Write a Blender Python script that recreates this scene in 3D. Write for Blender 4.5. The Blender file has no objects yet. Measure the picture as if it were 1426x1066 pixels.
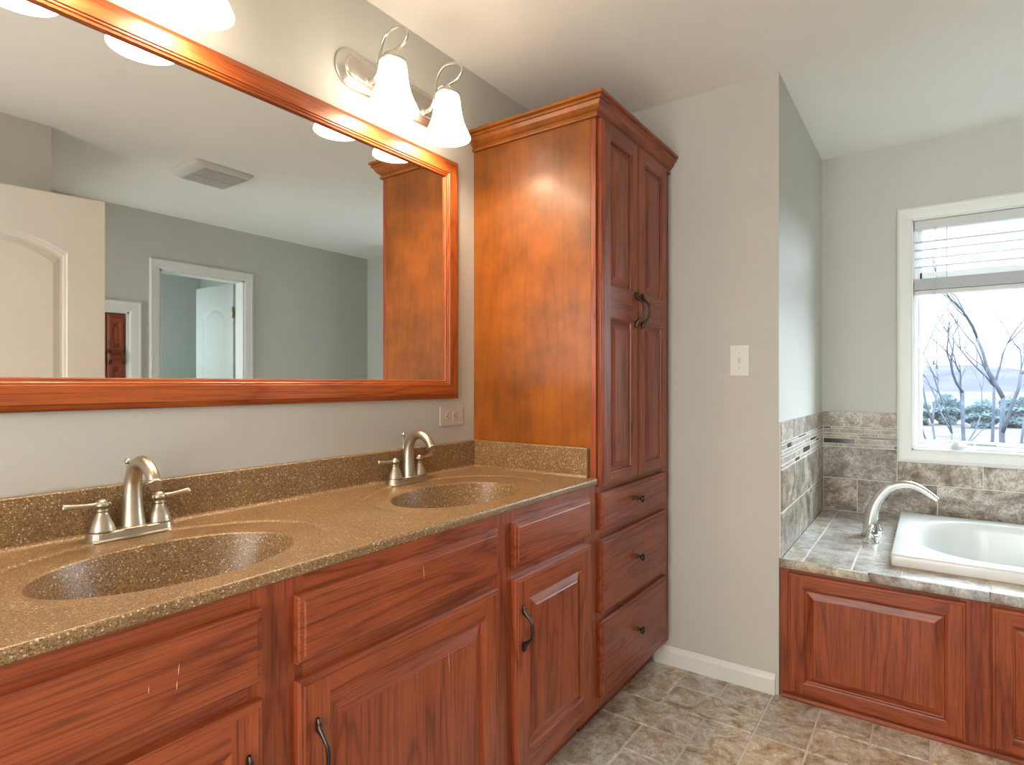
import bpy, bmesh, math, random
from mathutils import Vector, Matrix
random.seed(7)
PI = math.pi
scn = bpy.context.scene
col = scn.collection

# ------------------------------------------------------------------ camera
cam_d = bpy.data.cameras.new('camera')
cam = bpy.data.objects.new('camera', cam_d); col.objects.link(cam)
YAW = math.radians(35.4508)
cam.location = (0, 0, 1.2214)
cam.rotation_euler = (PI/2, 0, YAW - PI/2)
cam_d.sensor_fit = 'HORIZONTAL'; cam_d.sensor_width = 36.0
cam_d.lens = 816.33*36.0/1426.0
cam_d.shift_y = 0.9/1426.0
cam_d.clip_start = 0.02; cam_d.clip_end = 2000
scn.camera = cam

# ------------------------------------------------------------------ world, lights, exposure
SKY = 7.0
SUN = 9.0
SHADE = 4.0
BULB = 115.0
LEFT_FILL = 32.0
STUB_FILL = 24.0
world = bpy.data.worlds.new('sky'); scn.world = world
world.use_nodes = True
wn = world.node_tree
# overcast sky: hazy and paler towards the horizon, brightest overhead
_tc = wn.nodes.new('ShaderNodeTexCoord'); _sx = wn.nodes.new('ShaderNodeSeparateXYZ'); _cr = wn.nodes.new('ShaderNodeValToRGB')
wn.links.new(_tc.outputs['Generated'], _sx.inputs[0]); wn.links.new(_sx.outputs[2], _cr.inputs[0])
_e = _cr.color_ramp.elements
_e[0].position = 0.0; _e[0].color = (0.135, 0.137, 0.139, 1)
_e[1].position = 0.7; _e[1].color = (0.76, 0.89, 1.0, 1)
_m = _e.new(0.25); _m.color = (0.165, 0.172, 0.180, 1)
wn.links.new(_cr.outputs[0], wn.nodes['Background'].inputs[0])
wn.nodes['Background'].inputs[1].default_value = SKY

def area_light(name, loc, rot, sx, sy, power, color):
    d = bpy.data.lights.new(name, 'AREA'); d.shape = 'RECTANGLE'; d.size = sx; d.size_y = sy
    d.energy = power; d.color = color
    o = bpy.data.objects.new(name, d); col.objects.link(o); o.location = loc; o.rotation_euler = rot
    return o
# sky light sampled through the window opening
p_ = area_light('window_portal', (3.72, -0.36, 1.455), (0, PI/2, 0), 1.14, 0.88, 1, (1, 1, 1))
p_.data.cycles.is_portal = True
# low sun behind thin cloud, entering the window from the right
sd_ = bpy.data.lights.new('hazy_sun', 'SUN'); sd_.energy = SUN; sd_.angle = math.radians(60); sd_.color = (0.80, 0.91, 1.0)
so_ = bpy.data.objects.new('hazy_sun', sd_); col.objects.link(so_); so_.location = (20, -14, 8)
so_.rotation_euler = Vector((-0.78, 0.50, -0.36)).to_track_quat('-Z', 'Y').to_euler()
# added fill lamp beyond an unseen opening, brightens the room from the left
area_light('added_left_fill', (-1.5, 0.35, 1.35), (0, -PI/2, 0), 1.9, 1.3, LEFT_FILL, (1.0, 0.97, 0.92))

# added cool fill lamp, shining out of an opening made for it in the stub
area_light('added_stub_fill', (-0.5, -1.05, 1.15), (0, -PI/2, 0), 1.7, 0.74, STUB_FILL, (0.90, 0.96, 1.0))
# added unseen lamp for assumed daylight in the small room behind the far doorway
area_light('added_small_room_fill', (1.89, -2.4, 1.5), (0, -PI/2, 0), 0.9, 0.9, 4.0, (0.72, 0.95, 1.0))

scn.view_settings.view_transform = 'Standard'
scn.view_settings.look = 'None'
scn.view_settings.exposure = 1.15
scn.view_settings.gamma = 1.0
scn.view_settings.use_curve_mapping = False
scn.cycles.max_bounces = 10
scn.cycles.diffuse_bounces = 6
scn.cycles.glossy_bounces = 6
scn.cycles.transparent_max_bounces = 16
scn.cycles.sample_clamp_indirect = 6.0
scn.cycles.caustics_reflective = False
scn.cycles.caustics_refractive = False
scn.cycles.use_denoising = True

# ------------------------------------------------------------------ node helpers
def mat_new(name):
    m = bpy.data.materials.new(name); m.use_nodes = True
    nt = m.node_tree
    return m, nt, nt.nodes['Principled BSDF']
def N(nt, kind, **kw):
    n = nt.nodes.new(kind)
    for k, v in kw.items(): setattr(n, k, v)
    return n
def ramp(nt, fac, stops, interp='LINEAR'):
    r = N(nt, 'ShaderNodeValToRGB'); r.color_ramp.interpolation = interp
    el = r.color_ramp.elements
    while len(el) < len(stops): el.new(0.5)
    for e, (p, c) in zip(el, stops):
        e.position = p; e.color = (c[0], c[1], c[2], 1) if len(c) == 3 else c
    nt.links.new(fac, r.inputs[0]); return r.outputs[0]
def mixc(nt, fac, a, b, mode='MIX'):
    m = N(nt, 'ShaderNodeMix', data_type='RGBA', blend_type=mode)
    for s, v in ((m.inputs[0], fac), (m.inputs[6], a), (m.inputs[7], b)):
        if hasattr(v, 'is_linked'): nt.links.new(v, s)
        else: s.default_value = v if isinstance(v, (int, float)) else (*v, 1)
    return m.outputs[2]
def coords(nt, scale=(1, 1, 1), rand=True):
    tc = N(nt, 'ShaderNodeTexCoord'); mp = N(nt, 'ShaderNodeMapping')
    mp.inputs['Scale'].default_value = scale
    if rand:
        oi = N(nt, 'ShaderNodeObjectInfo'); vm = N(nt, 'ShaderNodeVectorMath', operation='MULTIPLY_ADD')
        nt.links.new(oi.outputs['Random'], vm.inputs[0]); vm.inputs[1].default_value = (3.1, 2.3, 4.7)
        nt.links.new(tc.outputs['Object'], vm.inputs[2]); nt.links.new(vm.outputs[0], mp.inputs[0])
    else: nt.links.new(tc.outputs['Object'], mp.inputs[0])
    return mp.outputs[0]
def noise(nt, vec, scale, detail=4, rough=0.55, dist=0.0, w=None):
    n = N(nt, 'ShaderNodeTexNoise', noise_dimensions='4D' if w is not None else '3D')
    nt.links.new(vec, n.inputs['Vector']); n.inputs['Scale'].default_value = scale
    n.inputs['Detail'].default_value = detail; n.inputs['Roughness'].default_value = rough
    n.inputs['Distortion'].default_value = dist
    if w is not None: nt.links.new(w, n.inputs['W'])
    return n.outputs[0]
def bump(nt, bsdf, h, strength=0.1, dist=0.002):
    b = N(nt, 'ShaderNodeBump'); b.inputs['Strength'].default_value = strength; b.inputs['Distance'].default_value = dist
    nt.links.new(h, b.inputs['Height']); nt.links.new(b.outputs[0], bsdf.inputs['Normal'])

def plain(name, c, rough=0.5, metal=0.0, coat=0.0, var=0.0, vs=4.0):
    m, nt, b = mat_new(name)
    b.inputs['Roughness'].default_value = rough; b.inputs['Metallic'].default_value = metal
    b.inputs['Coat Weight'].default_value = coat; b.inputs['Coat Roughness'].default_value = 0.1
    v = coords(nt)
    f = noise(nt, v, vs, 5)
    a = tuple(x*(1-var) for x in c); d = tuple(min(1, x*(1+var)) for x in c)
    nt.links.new(ramp(nt, f, [(0.3, a), (0.7, d)]), b.inputs['Base Color'])
    return m

def wood(name, axis, light, mid, dark, rough=0.36, coat=0.12, blotch=0.0, grain=1.0):
    m, nt, b = mat_new(name)
    s = {'x': (0.9, 8, 8), 'y': (8, 0.9, 8), 'z': (8, 8, 0.9)}[axis]
    v = coords(nt, s)
    g1 = noise(nt, v, 1.1, 3, 0.45, 0.35)
    mth = N(nt, 'ShaderNodeMath', operation='MULTIPLY'); nt.links.new(g1, mth.inputs[0]); mth.inputs[1].default_value = 15.0
    fr = N(nt, 'ShaderNodeMath', operation='PINGPONG'); nt.links.new(mth.outputs[0], fr.inputs[0]); fr.inputs[1].default_value = 1.0
    c1 = ramp(nt, fr.outputs[0], [(0.0, dark), (0.28, mid), (1.0, light)])
    v2 = coords(nt, {'x': (6, 260, 260), 'y': (260, 6, 260), 'z': (260, 260, 6)}[axis])
    g2 = noise(nt, v2, 1.0, 3, 0.6)
    pores = ramp(nt, g2, [(0.36, (0.45, 0.45, 0.45)), (0.52, (1, 1, 1))])
    c2 = mixc(nt, 0.75*grain, c1, pores, 'MULTIPLY')
    c2 = mixc(nt, 1-grain, c2, mid) if grain < 1 else c2
    big = noise(nt, coords(nt, (1, 1, 1)), 5.0, 4, 0.6)
    bl = ramp(nt, big, [(0.3, (1-blotch,)*3), (0.7, (1+blotch*0.4,)*3)])
    c3 = mixc(nt, 1.0, c2, bl, 'MULTIPLY')
    nt.links.new(c3, b.inputs['Base Color'])
    b.inputs['Roughness'].default_value = rough
    b.inputs['Specular IOR Level'].default_value = 0.4
    b.inputs['Coat Weight'].default_value = coat; b.inputs['Coat Roughness'].default_value = 0.18
    bump(nt, b, g2, 0.12*grain, 0.001)
    return m

M = {}
CH = ((0.34, 0.076, 0.024), (0.29, 0.059, 0.018), (0.195, 0.034, 0.011))
for ax in 'xyz':
    M['wood_'+ax] = wood('cherry_wood_'+ax, ax, *CH, blotch=0.15)
M['veneer'] = wood('lamplit_cherry_veneer', 'z', (0.33, 0.098, 0.010), (0.28, 0.079, 0.008), (0.22, 0.056, 0.006), rough=0.38, coat=0.12, blotch=0.45, grain=0.4)  # orange of the warm lamplight is put into this veneer colour
FR = ((0.38, 0.088, 0.016), (0.33, 0.07, 0.012), (0.24, 0.044, 0.008))
M['frame_x'] = wood('mirror_frame_wood_x', 'x', *FR, rough=0.42, coat=0.1)
M['frame_z'] = wood('mirror_frame_wood_z', 'z', *FR, rough=0.42, coat=0.1)

M['wall'] = plain('greige_wall_paint', (0.545, 0.535, 0.49), 0.62, var=0.02)
M['ceiling'] = plain('ceiling_paint', (0.87, 0.855, 0.80), 0.8, var=0.015)
M['white_trim'] = plain('white_trim_paint', (0.74, 0.74, 0.70), 0.35, var=0.02)
M['door_paint'] = plain('white_door_paint', (0.66, 0.63, 0.57), 0.4, var=0.02)
M['vinyl'] = plain('white_window_vinyl', (0.78, 0.80, 0.80), 0.35, var=0.02)
M['blind'] = plain('white_blind_slats', (0.62, 0.61, 0.59), 0.5, var=0.02)
M['slat'] = plain('backlit_white_slats', (0.48, 0.49, 0.50), 0.55, var=0.02)  # white slats, their backlit shade put into the colour as grey
M['plastic'] = plain('white_plate_plastic', (0.58, 0.54, 0.47), 0.35, var=0.02)
M['dark_slot'] = plain('dark_slot', (0.03, 0.028, 0.025), 0.6)
M['fan_plastic'] = plain('fan_plastic', (0.62, 0.60, 0.55), 0.5, var=0.02)
M['fan_mesh'] = plain('fan_grille_mesh', (0.45, 0.435, 0.40), 0.7, var=0.1, vs=60)
M['nickel'] = plain('brushed_nickel', (0.52, 0.46, 0.365), 0.36, 1.0, var=0.04, vs=30)
M['satin'] = plain('satin_nickel', (0.66, 0.63, 0.58), 0.28, 1.0, var=0.03, vs=30)
M['chrome'] = plain('polished_chrome', (0.85, 0.85, 0.84), 0.07, 1.0)
M['bronze'] = plain('dark_bronze', (0.06, 0.045, 0.035), 0.32, 0.85, var=0.2, vs=40)
M['brass'] = plain('hinge_brass', (0.55, 0.42, 0.22), 0.35, 1.0)
M['acrylic'] = plain('white_tub_acrylic', (0.74, 0.745, 0.72), 0.3, coat=0.15, var=0.01)
M['grout'] = plain('grout', (0.68, 0.63, 0.56), 0.9, var=0.08, vs=40)
M['pale_grout'] = plain('pale_grout', (0.72, 0.69, 0.64), 0.85, var=0.06, vs=40)
M['mosaic_dark'] = plain('mosaic_dark_glass', (0.022, 0.021, 0.022), 0.15, var=0.3, vs=30)
M['glue'] = plain('caulk', (0.42, 0.30, 0.19), 0.8, var=0.2, vs=30)
M['label'] = plain('grey_label', (0.35, 0.36, 0.37), 0.5)

def stone(name, palette, scale, rough, vein=0.5):
    m, nt, b = mat_new(name)
    at = N(nt, 'ShaderNodeAttribute', attribute_name='tile')
    w = N(nt, 'ShaderNodeMath', operation='MULTIPLY'); nt.links.new(at.outputs['Fac'], w.inputs[0]); w.inputs[1].default_value = 40
    v = coords(nt, (1, 1, 1), rand=False)
    f1 = noise(nt, v, scale, 9, 0.66, 1.6, w.outputs[0])
    c = ramp(nt, f1, [(0.32, palette[0]), (0.42, palette[1]), (0.50, palette[2]), (0.61, palette[3])])
    f2 = noise(nt, v, scale*2.4, 7, 0.7, 2.5, w.outputs[0])
    rid = N(nt, 'ShaderNodeMath', operation='SUBTRACT'); nt.links.new(f2, rid.inputs[0]); rid.inputs[1].default_value = 0.5
    ab = N(nt, 'ShaderNodeMath', operation='ABSOLUTE'); nt.links.new(rid.outputs[0], ab.inputs[0])
    ve = ramp(nt, ab.outputs[0], [(0.0, (0.34, 0.31, 0.28)), (0.045, (1, 1, 1))])
    c = mixc(nt, vein, c, ve, 'MULTIPLY')
    tint = ramp(nt, at.outputs['Fac'], [(0.0, (0.86, 0.86, 0.88)), (0.5, (1, 1, 1)), (1.0, (1.1, 1.04, 0.94))])
    c = mixc(nt, 1.0, c, tint, 'MULTIPLY')
    nt.links.new(c, b.inputs['Base Color'])
    b.inputs['Roughness'].default_value = rough
    bump(nt, b, f1, 0.25, 0.004)
    return m
M['floor_tile'] = stone('floor_travertine', [(0.23, 0.175, 0.125), (0.51, 0.38, 0.25), (0.65, 0.575, 0.465), (0.82, 0.80, 0.75)], 11.0, 0.38, 0.55)
M['wall_tile'] = stone('wall_travertine', [(0.10, 0.07, 0.05), (0.25, 0.195, 0.145), (0.40, 0.345, 0.285), (0.62, 0.58, 0.52)], 6.5, 0.35, 0.9)
M['deck_tile'] = stone('deck_travertine', [(0.26, 0.205, 0.15), (0.42, 0.37, 0.30), (0.56, 0.53, 0.48), (0.70, 0.69, 0.66)], 7.0, 0.3, 0.6)
M['mosaic'] = stone('mosaic_travertine', [(0.25, 0.21, 0.17), (0.34, 0.29, 0.24), (0.44, 0.39, 0.33), (0.56, 0.52, 0.46)], 14.0, 0.4, 0.5)

def speckle():
    m, nt, b = mat_new('speckled_brown_composite')
    v = coords(nt, (1, 1, 1), rand=False)
    base = ramp(nt, noise(nt, v, 9, 5, 0.6), [(0.3, (0.215, 0.120, 0.047)), (0.7, (0.28, 0.166, 0.072))])
    def flecks(scale, lo, colr, prev):
        vo = N(nt, 'ShaderNodeTexVoronoi'); vo.inputs['Scale'].default_value = scale; vo.inputs['Randomness'].default_value = 1
        nt.links.new(v, vo.inputs['Vector'])
        sep = N(nt, 'ShaderNodeSeparateColor'); nt.links.new(vo.outputs['Color'], sep.inputs[0])
        k = N(nt, 'ShaderNodeMath', operation='GREATER_THAN'); nt.links.new(sep.outputs[0], k.inputs[0]); k.inputs[1].default_value = lo
        d = N(nt, 'ShaderNodeMath', operation='LESS_THAN'); nt.links.new(vo.outputs['Distance'], d.inputs[0]); d.inputs[1].default_value = 0.55
        mu = N(nt, 'ShaderNodeMath', operation='MULTIPLY'); nt.links.new(k.outputs[0], mu.inputs[0]); nt.links.new(d.outputs[0], mu.inputs[1])
        return mixc(nt, mu.outputs[0], prev, colr)
    c = flecks(480, 0.62, (0.095, 0.05, 0.025), base)
    c = flecks(380, 0.80, (0.38, 0.25, 0.125), c)
    c = flecks(310, 0.94, (0.56, 0.46, 0.33), c)
    nt.links.new(c, b.inputs['Base Color'])
    b.inputs['Roughness'].default_value = 0.36
    return m
M['speckle'] = speckle()

def emit(name, c, s):
    m, nt, b = mat_new(name)
    b.inputs['Base Color'].default_value = (*c, 1)
    b.inputs['Emission Color'].default_value = (*c, 1); b.inputs['Emission Strength'].default_value = s
    b.inputs['Roughness'].default_value = 0.3
    return m
M['shade'] = emit('lit_frosted_glass', (1.0, 0.86, 0.66), SHADE)
M['bulb'] = emit('lit_bulb', (1.0, 0.86, 0.66), BULB)

m, nt, b = mat_new('mirror_glass'); M['mirror'] = m
b.inputs['Metallic'].default_value = 1; b.inputs['Base Color'].default_value = (0.86, 0.875, 0.87, 1)
sm = noise(nt, coords(nt, (1, 1, 1)), 6, 6, 0.7)
nt.links.new(ramp(nt, sm, [(0.55, (0.012,)*3), (0.8, (0.05,)*3)]), b.inputs['Roughness'])

m, nt, b = mat_new('window_glass'); M['glass'] = m
out = nt.nodes['Material Output']
tr = N(nt, 'ShaderNodeBsdfTransparent'); gl = N(nt, 'ShaderNodeBsdfGlossy'); gl.inputs['Roughness'].default_value = 0.02
tr.inputs[0].default_value = (0.96, 0.98, 0.98, 1)
mx = N(nt, 'ShaderNodeMixShader'); mx.inputs[0].default_value = 0.012; gl.inputs['Roughness'].default_value = 0.3   # coated, faintly hazy pane
nt.links.new(tr.outputs[0], mx.inputs[1]); nt.links.new(gl.outputs[0], mx.inputs[2]); nt.links.new(mx.outputs[0], out.inputs[0])

M['bark'] = plain('grey_bark', (0.075, 0.090, 0.122), 0.9, var=0.3, vs=3)
M['shrub'] = plain('evergreen_shrub', (0.090, 0.128, 0.142), 0.9, var=0.35, vs=3)
M['hill'] = plain('distant_hill', (0.066, 0.066, 0.086), 0.95, var=0.2, vs=0.05)
M['field'] = plain('dry_grass_field', (0.088, 0.079, 0.074), 0.95, var=0.25, vs=0.35)

for k in ('bark', 'shrub', 'hill', 'field'):      # matt, no sheen
    M[k].node_tree.nodes['Principled BSDF'].inputs['Specular IOR Level'].default_value = 0.0

# ------------------------------------------------------------------ mesh helpers
class MB:
    def __init__(self): self.v = []; self.f = []; self.m = []; self.s = []; self.t = {}
    def add(self, verts, faces, mi=0, smooth=False):
        o = len(self.v); self.v += [tuple(p) for p in verts]
        for f in faces: self.f.append(tuple(i+o for i in f)); self.m.append(mi); self.s.append(smooth)
    def box(self, x0, x1, y0, y1, z0, z1, mi=0):
        self.add([(x0,y0,z0),(x1,y0,z0),(x1,y1,z0),(x0,y1,z0),(x0,y0,z1),(x1,y0,z1),(x1,y1,z1),(x0,y1,z1)],
                 [(3,2,1,0),(4,5,6,7),(0,1,5,4),(1,2,6,5),(2,3,7,6),(3,0,4,7)], mi)
    def rings(self, rs, mi=0, smooth=True, cap0=True, cap1=True, closed=True):
        n = len(rs[0]); o = len(self.v)
        vs = [p for r in rs for p in r]; fs = []
        for k in range(len(rs)-1):
            for i in range(n if closed else n-1):
                j = (i+1) % n
                fs.append((k*n+i, k*n+j, (k+1)*n+j, (k+1)*n+i))
        self.add(vs, fs, mi, smooth)
        if cap0: self.f.append(tuple(o+i for i in reversed(range(n)))); self.m.append(mi); self.s.append(False)
        if cap1: self.f.append(tuple(o+(len(rs)-1)*n+i for i in range(n))); self.m.append(mi); self.s.append(False)
    def tube(self, pts, r, n=12, mi=0, cap=True, flat=None):
        pts = [Vector(p) for p in pts]
        if not hasattr(r, '__len__'): r = [r]*len(pts)
        rs = []; up = None
        for i, p in enumerate(pts):
            t = (pts[min(i+1, len(pts)-1)] - pts[max(i-1, 0)]).normalized()
            if up is None:
                a = Vector((0,0,1)) if abs(t.z) < 0.9 else Vector((1,0,0))
                up = (a - t*a.dot(t)).normalized()
            else: up = (up - t*up.dot(t)).normalized()
            sd = t.cross(up)
            k = flat[i] if flat else 1.0
            rs.append([p + (up*math.sin(q) + sd*math.cos(q)*k)*r[i] for q in [2*PI*j/n for j in range(n)]])
        self.rings(rs, mi, True, cap, cap)
    def lathe(self, c, prof, axis='z', n=24, mi=0, cap0=True, cap1=True):
        rs = []
        for r, h in prof:
            ring = []
            for j in range(n):
                q = 2*PI*j/n; a, d = r*math.cos(q), r*math.sin(q)
                if axis == 'z': p = (c[0]+a, c[1]+d, c[2]+h)
                elif axis == 'y': p = (c[0]+a, c[1]-h, c[2]+d)      # towards -y
                elif axis == 'x': p = (c[0]-h, c[1]-a, c[2]+d)      # towards -x
                ring.append(p)
            rs.append(ring)
        self.rings(rs, mi, True, cap0, cap1)
    def sphere(self, c, r, mi=0, n=14, sz=1.0):
        self.lathe(c, [(max(1e-4, r*math.sin(PI*k/8)), -r*sz*math.cos(PI*k/8)) for k in range(9)], 'z', n, mi)
    def transform(self, Mx): self.v = [tuple(Mx @ Vector(p)) for p in self.v]

def smooth_path(pts, k=6):
    P = [Vector(p) for p in pts]; out = []
    for i in range(len(P)-1):
        a, b, c, d = P[max(i-1,0)], P[i], P[i+1], P[min(i+2,len(P)-1)]
        for j in range(k):
            t = j/k
            out.append(0.5*((2*b)+(c-a)*t+(2*a-5*b+4*c-d)*t*t+(3*b-a-3*c+d)*t**3))
    out.append(P[-1]); return out
def lerp_list(vals, k=6):
    out = []
    for i in range(len(vals)-1): out += [vals[i]+(vals[i+1]-vals[i])*j/k for j in range(k)]
    return out+[vals[-1]]

ORG = {}
def tag(o, label, cat, group=None, kind=None):
    o['label'] = label; o['category'] = cat
    if group: o['group'] = group
    if kind: o['kind'] = kind
    return o
def thing(name, loc, label, cat, group=None):
    o = bpy.data.objects.new(name, None); col.objects.link(o); o.location = loc
    o.empty_display_size = 0.05
    ORG[o.name] = Vector(loc)
    return tag(o, label, cat, group)
def obj(name, mb, mats, parent=None, origin=None, bevel=0, seg=2, tiles=None, recalc=True):
    if not isinstance(mats, (list, tuple)): mats = [mats]
    off = ORG[parent.name] if parent else Vector(origin or (0, 0, 0))
    me = bpy.data.meshes.new(name)
    me.from_pydata([tuple(Vector(p)-off) for p in mb.v], [], mb.f)
    for mm in mats: me.materials.append(M[mm] if isinstance(mm, str) else mm)
    me.polygons.foreach_set('material_index', mb.m)
    me.polygons.foreach_set('use_smooth', mb.s)
    if tiles is not None:
        a = me.attributes.new('tile', 'FLOAT', 'FACE'); a.data.foreach_set('value', tiles)
    if recalc:
        bm = bmesh.new(); bm.from_mesh(me); bmesh.ops.recalc_face_normals(bm, faces=bm.faces); bm.to_mesh(me); bm.free()
    me.update()
    o = bpy.data.objects.new(name, me); col.objects.link(o)
    if parent: o.parent = parent
    else: o.location = off
    ORG[o.name] = off
    if bevel:
        b = o.modifiers.new('bevel', 'BEVEL'); b.width = bevel; b.segments = seg; b.limit_method = 'ANGLE'; b.angle_limit = 0.6
    return o
def struct(name, mb, mats, label=None, **kw):
    o = obj(name, mb, mats, **kw); o['kind'] = 'structure'
    if label: o['label'] = label
    return o

# ------------------------------------------------------------------ room shell
CZ = 2.44
YW = 1.458          # vanity wall
XP = 2.47           # partition face with the switch
YE = 0.479          # return face beside the tub
XF = 3.587          # window wall
XJ = 3.87           # right end of the back area
YB = -1.6           # wall seen in the mirror
mb = MB(); mb.box(-3.2, 2.47, YW, YW+0.12, 0, CZ)
struct('wall_back', mb, 'wall', 'greige wall behind the vanity and mirror')
mb = MB(); mb.box(XP, XF, YE, YW+0.12, 0, CZ)
struct('wall_partition', mb, 'wall', 'greige wall block with the light switch, its side facing the tub')
WY0, WY1, WZ0, WZ1 = -0.80, 0.072, 0.885, 2.045      # window opening
mb = MB()
X0, X1 = XF, XF+0.15
mb.box(X0, X1, WY1, YE+0.3, 0, CZ); mb.box(X0, X1, -1.02, WY0, 0, CZ)
mb.box(X0, X1, WY0, WY1, 0, WZ0); mb.box(X0, X1, WY0, WY1, WZ1, CZ)
mb.box(XJ, XJ+0.12, -3.1, -0.9, 0, CZ); mb.box(X1, XJ, -1.02, -0.9, 0, CZ)
struct('wall_right', mb, 'wall', 'greige window wall beyond the bathtub')
mb = MB()       # wall facing the mirror, with a doorway and a cased opening
DX0, DX1, DZ = 1.957, 2.600, 2.045
OX0, OX1, OZ = 1.30, 1.765, 1.712
ya, yb = YB-0.11, YB
mb.box(1.0, OX0, ya, yb, 0, CZ); mb.box(OX0, OX1, ya, yb, OZ, CZ); mb.box(OX1, DX0, ya, yb, 0, CZ)
mb.box(DX0, DX1, ya, yb, DZ, CZ); mb.box(DX1, XJ, ya, yb, 0, CZ)
mb.box(1.0, 1.88, -2.42, -2.30, 0, CZ)                   # back of the cased opening
struct('wall_front', mb, 'wall', 'greige wall across the room, seen in the mirror')
mb = MB(); mb.box(1.80, 1.88, -3.1, ya, 0, CZ); mb.box(1.88, XJ, -3.1, -3.0, 0, CZ); mb.box(2.95, 3.03, -3.0, ya, 0, CZ)
struct('wall_closet', mb, 'wall', 'walls of the small room behind the doorway')
mb = MB(); mb.box(-0.9, 1.0, -0.62, -0.5, 0, CZ); mb.box(-0.9, 1.0, -3.1, -1.45, 0, CZ); mb.box(-0.9, -0.6, -1.45, -0.62, 0, CZ); mb.box(-0.6, 1.0, -1.45, -0.62, 2.05, CZ); mb.box(-0.9, 0.29, -0.5, -0.36, 0, CZ)  # stub recess and its opening added to house the fill lamp
mb.box(-0.9, -0.8, -0.36, -0.30, 0, CZ); mb.box(-0.9, -0.8, 1.0, YW, 0, CZ); mb.box(-0.9, -0.8, -0.30, 1.0, 2.05, CZ)  # left opening added so the fill lamp outside shines in
mb.box(-3.2, -0.9, -0.9, -0.8, 0, CZ); mb.box(-3.2, -3.1, -0.9, YW, 0, CZ)
struct('wall_left', mb, 'wall', 'greige wall stub behind the open white door')
mb = MB(); mb.box(-3.2, XJ+0.12, -3.1, YW+0.12, CZ, CZ+0.1)
struct('ceiling', mb, 'ceiling', 'plain painted ceiling')

# floor: tiles laid in a modular pattern
def tile_field(rects, z0, z1, gap, fix=None, br=0.002):
    """tiles as low frusta, with one random value per tile"""
    mb = MB(); tv = []
    for (a0, a1, b0, b1) in rects:
        g = gap/2; r = random.random()
        a0 += g; a1 -= g; b0 += g; b1 -= g
        if a1-a0 < 0.004 or b1-b0 < 0.004: continue
        vs = [(a0,b0,z0),(a1,b0,z0),(a1,b1,z0),(a0,b1,z0),
              (a0,b0,z1-br),(a1,b0,z1-br),(a1,b1,z1-br),(a0,b1,z1-br),
              (a0+br,b0+br,z1),(a1-br,b0+br,z1),(a1-br,b1-br,z1),(a0+br,b1-br,z1)]
        fs = [(8,9,10,11)]
        for k in range(4):
            j = (k+1) % 4
            fs += [(k,j,4+j,4+k),(4+k,4+j,8+j,8+k)]
        if fix: vs = [fix(p) for p in vs]
        mb.add(vs, fs); tv += [r]*len(fs)
    return mb, tv
U = 0.168
fx, fy = 2.148, 0.5
occ = {}; rects = []
def put(i0, i1, j0, j1):
    for i in range(i0, i1):
        for j in range(j0, j1): occ[(i, j)] = 1
    rects.append((i0, i1, j0, j1))
for t in [(0,2,2,3),(1,2,1,2),(1,2,0,1),(0,1,0,2),(-1,0,1,3),(-2,0,0,1),(-3,-1,2,3),(-2,-1,1,2),(0,2,-1,0),(1,2,-2,-1),(1,2,-3,-2),
          (1,2,-4,-3),(0,1,-3,-1),(-2,0,-1,0),(-4,-2,0,1),(-3,-2,1,2),(-2,0,-2,-1),(-1,0,3,4),(0,2,3,4)]: put(*t)
for j in range(-22, 7):
    for i in range(-32, 12):
        if (i, j) in occ: continue
        o = random.random()
        if o < 0.5 and (i+1, j) not in occ: put(i, i+2, j, j+1)
        elif o < 0.9 and (i, j+1) not in occ: put(i, i+1, j, j+2)
        else: put(i, i+1, j, j+1)
R_ = [(max(-3.2, fx+i0*U), min(3.99, fx+i1*U), max(-3.1, fy+j0*U), min(YW, fy+j1*U)) for i0, i1, j0, j1 in rects]
mb, tv = tile_field([r for r in R_ if r[1] > r[0] and r[3] > r[2]], -0.02, 0.0, 0.0075)
for k in range(len(mb.m)): mb.m[k] = 0
mb.box(-3.2, 3.99, -3.1, YW+0.12, -0.1, -0.003, 1); tv += [0.5]*6
struct('floor', mb, ['floor_tile', 'grout'], 'brown and grey stone tile floor laid in a mixed pattern', tiles=tv)

# baseboards
def baseboard(name, pts, h=0.082, th=0.012):
    """pts: polyline on the wall face, room on the left-hand side of travel"""
    mb = MB()
    prof = [(0, 0), (th, 0), (th, h*0.72), (th*0.6, h*0.86), (th*0.35, h), (0, h)]
    P = [Vector((*p, 0)) for p in pts]; rs = []
    for i, p in enumerate(P):
        ns = []
        if i > 0: d = (P[i]-P[i-1]).normalized(); ns.append(Vector((-d.y, d.x, 0)))
        if i < len(P)-1: d = (P[i+1]-P[i]).normalized(); ns.append(Vector((-d.y, d.x, 0)))
        n = sum(ns, Vector()); n = n/ (n.length_squared) * (2 if len(ns) == 2 else 1) if len(ns) == 2 else ns[0]
        if len(ns) == 2: n = (ns[0]+ns[1])/(1+ns[0].dot(ns[1]))
        rs.append([tuple(p + n*a + Vector((0, 0, z))) for a, z in prof])
    mb.rings(rs, 0, False)
    return struct(name, mb, 'white_trim', bevel=0.0015)
baseboard('baseboard_partition', [(XP, YE+0.012), (XP, 0.985)])
baseboard('baseboard_front', [(2.675, YB), (XJ, YB), (XJ, -1.02)])
baseboard('baseboard_left', [(1.0, -0.5), (1.0, -0.56)])

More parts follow.
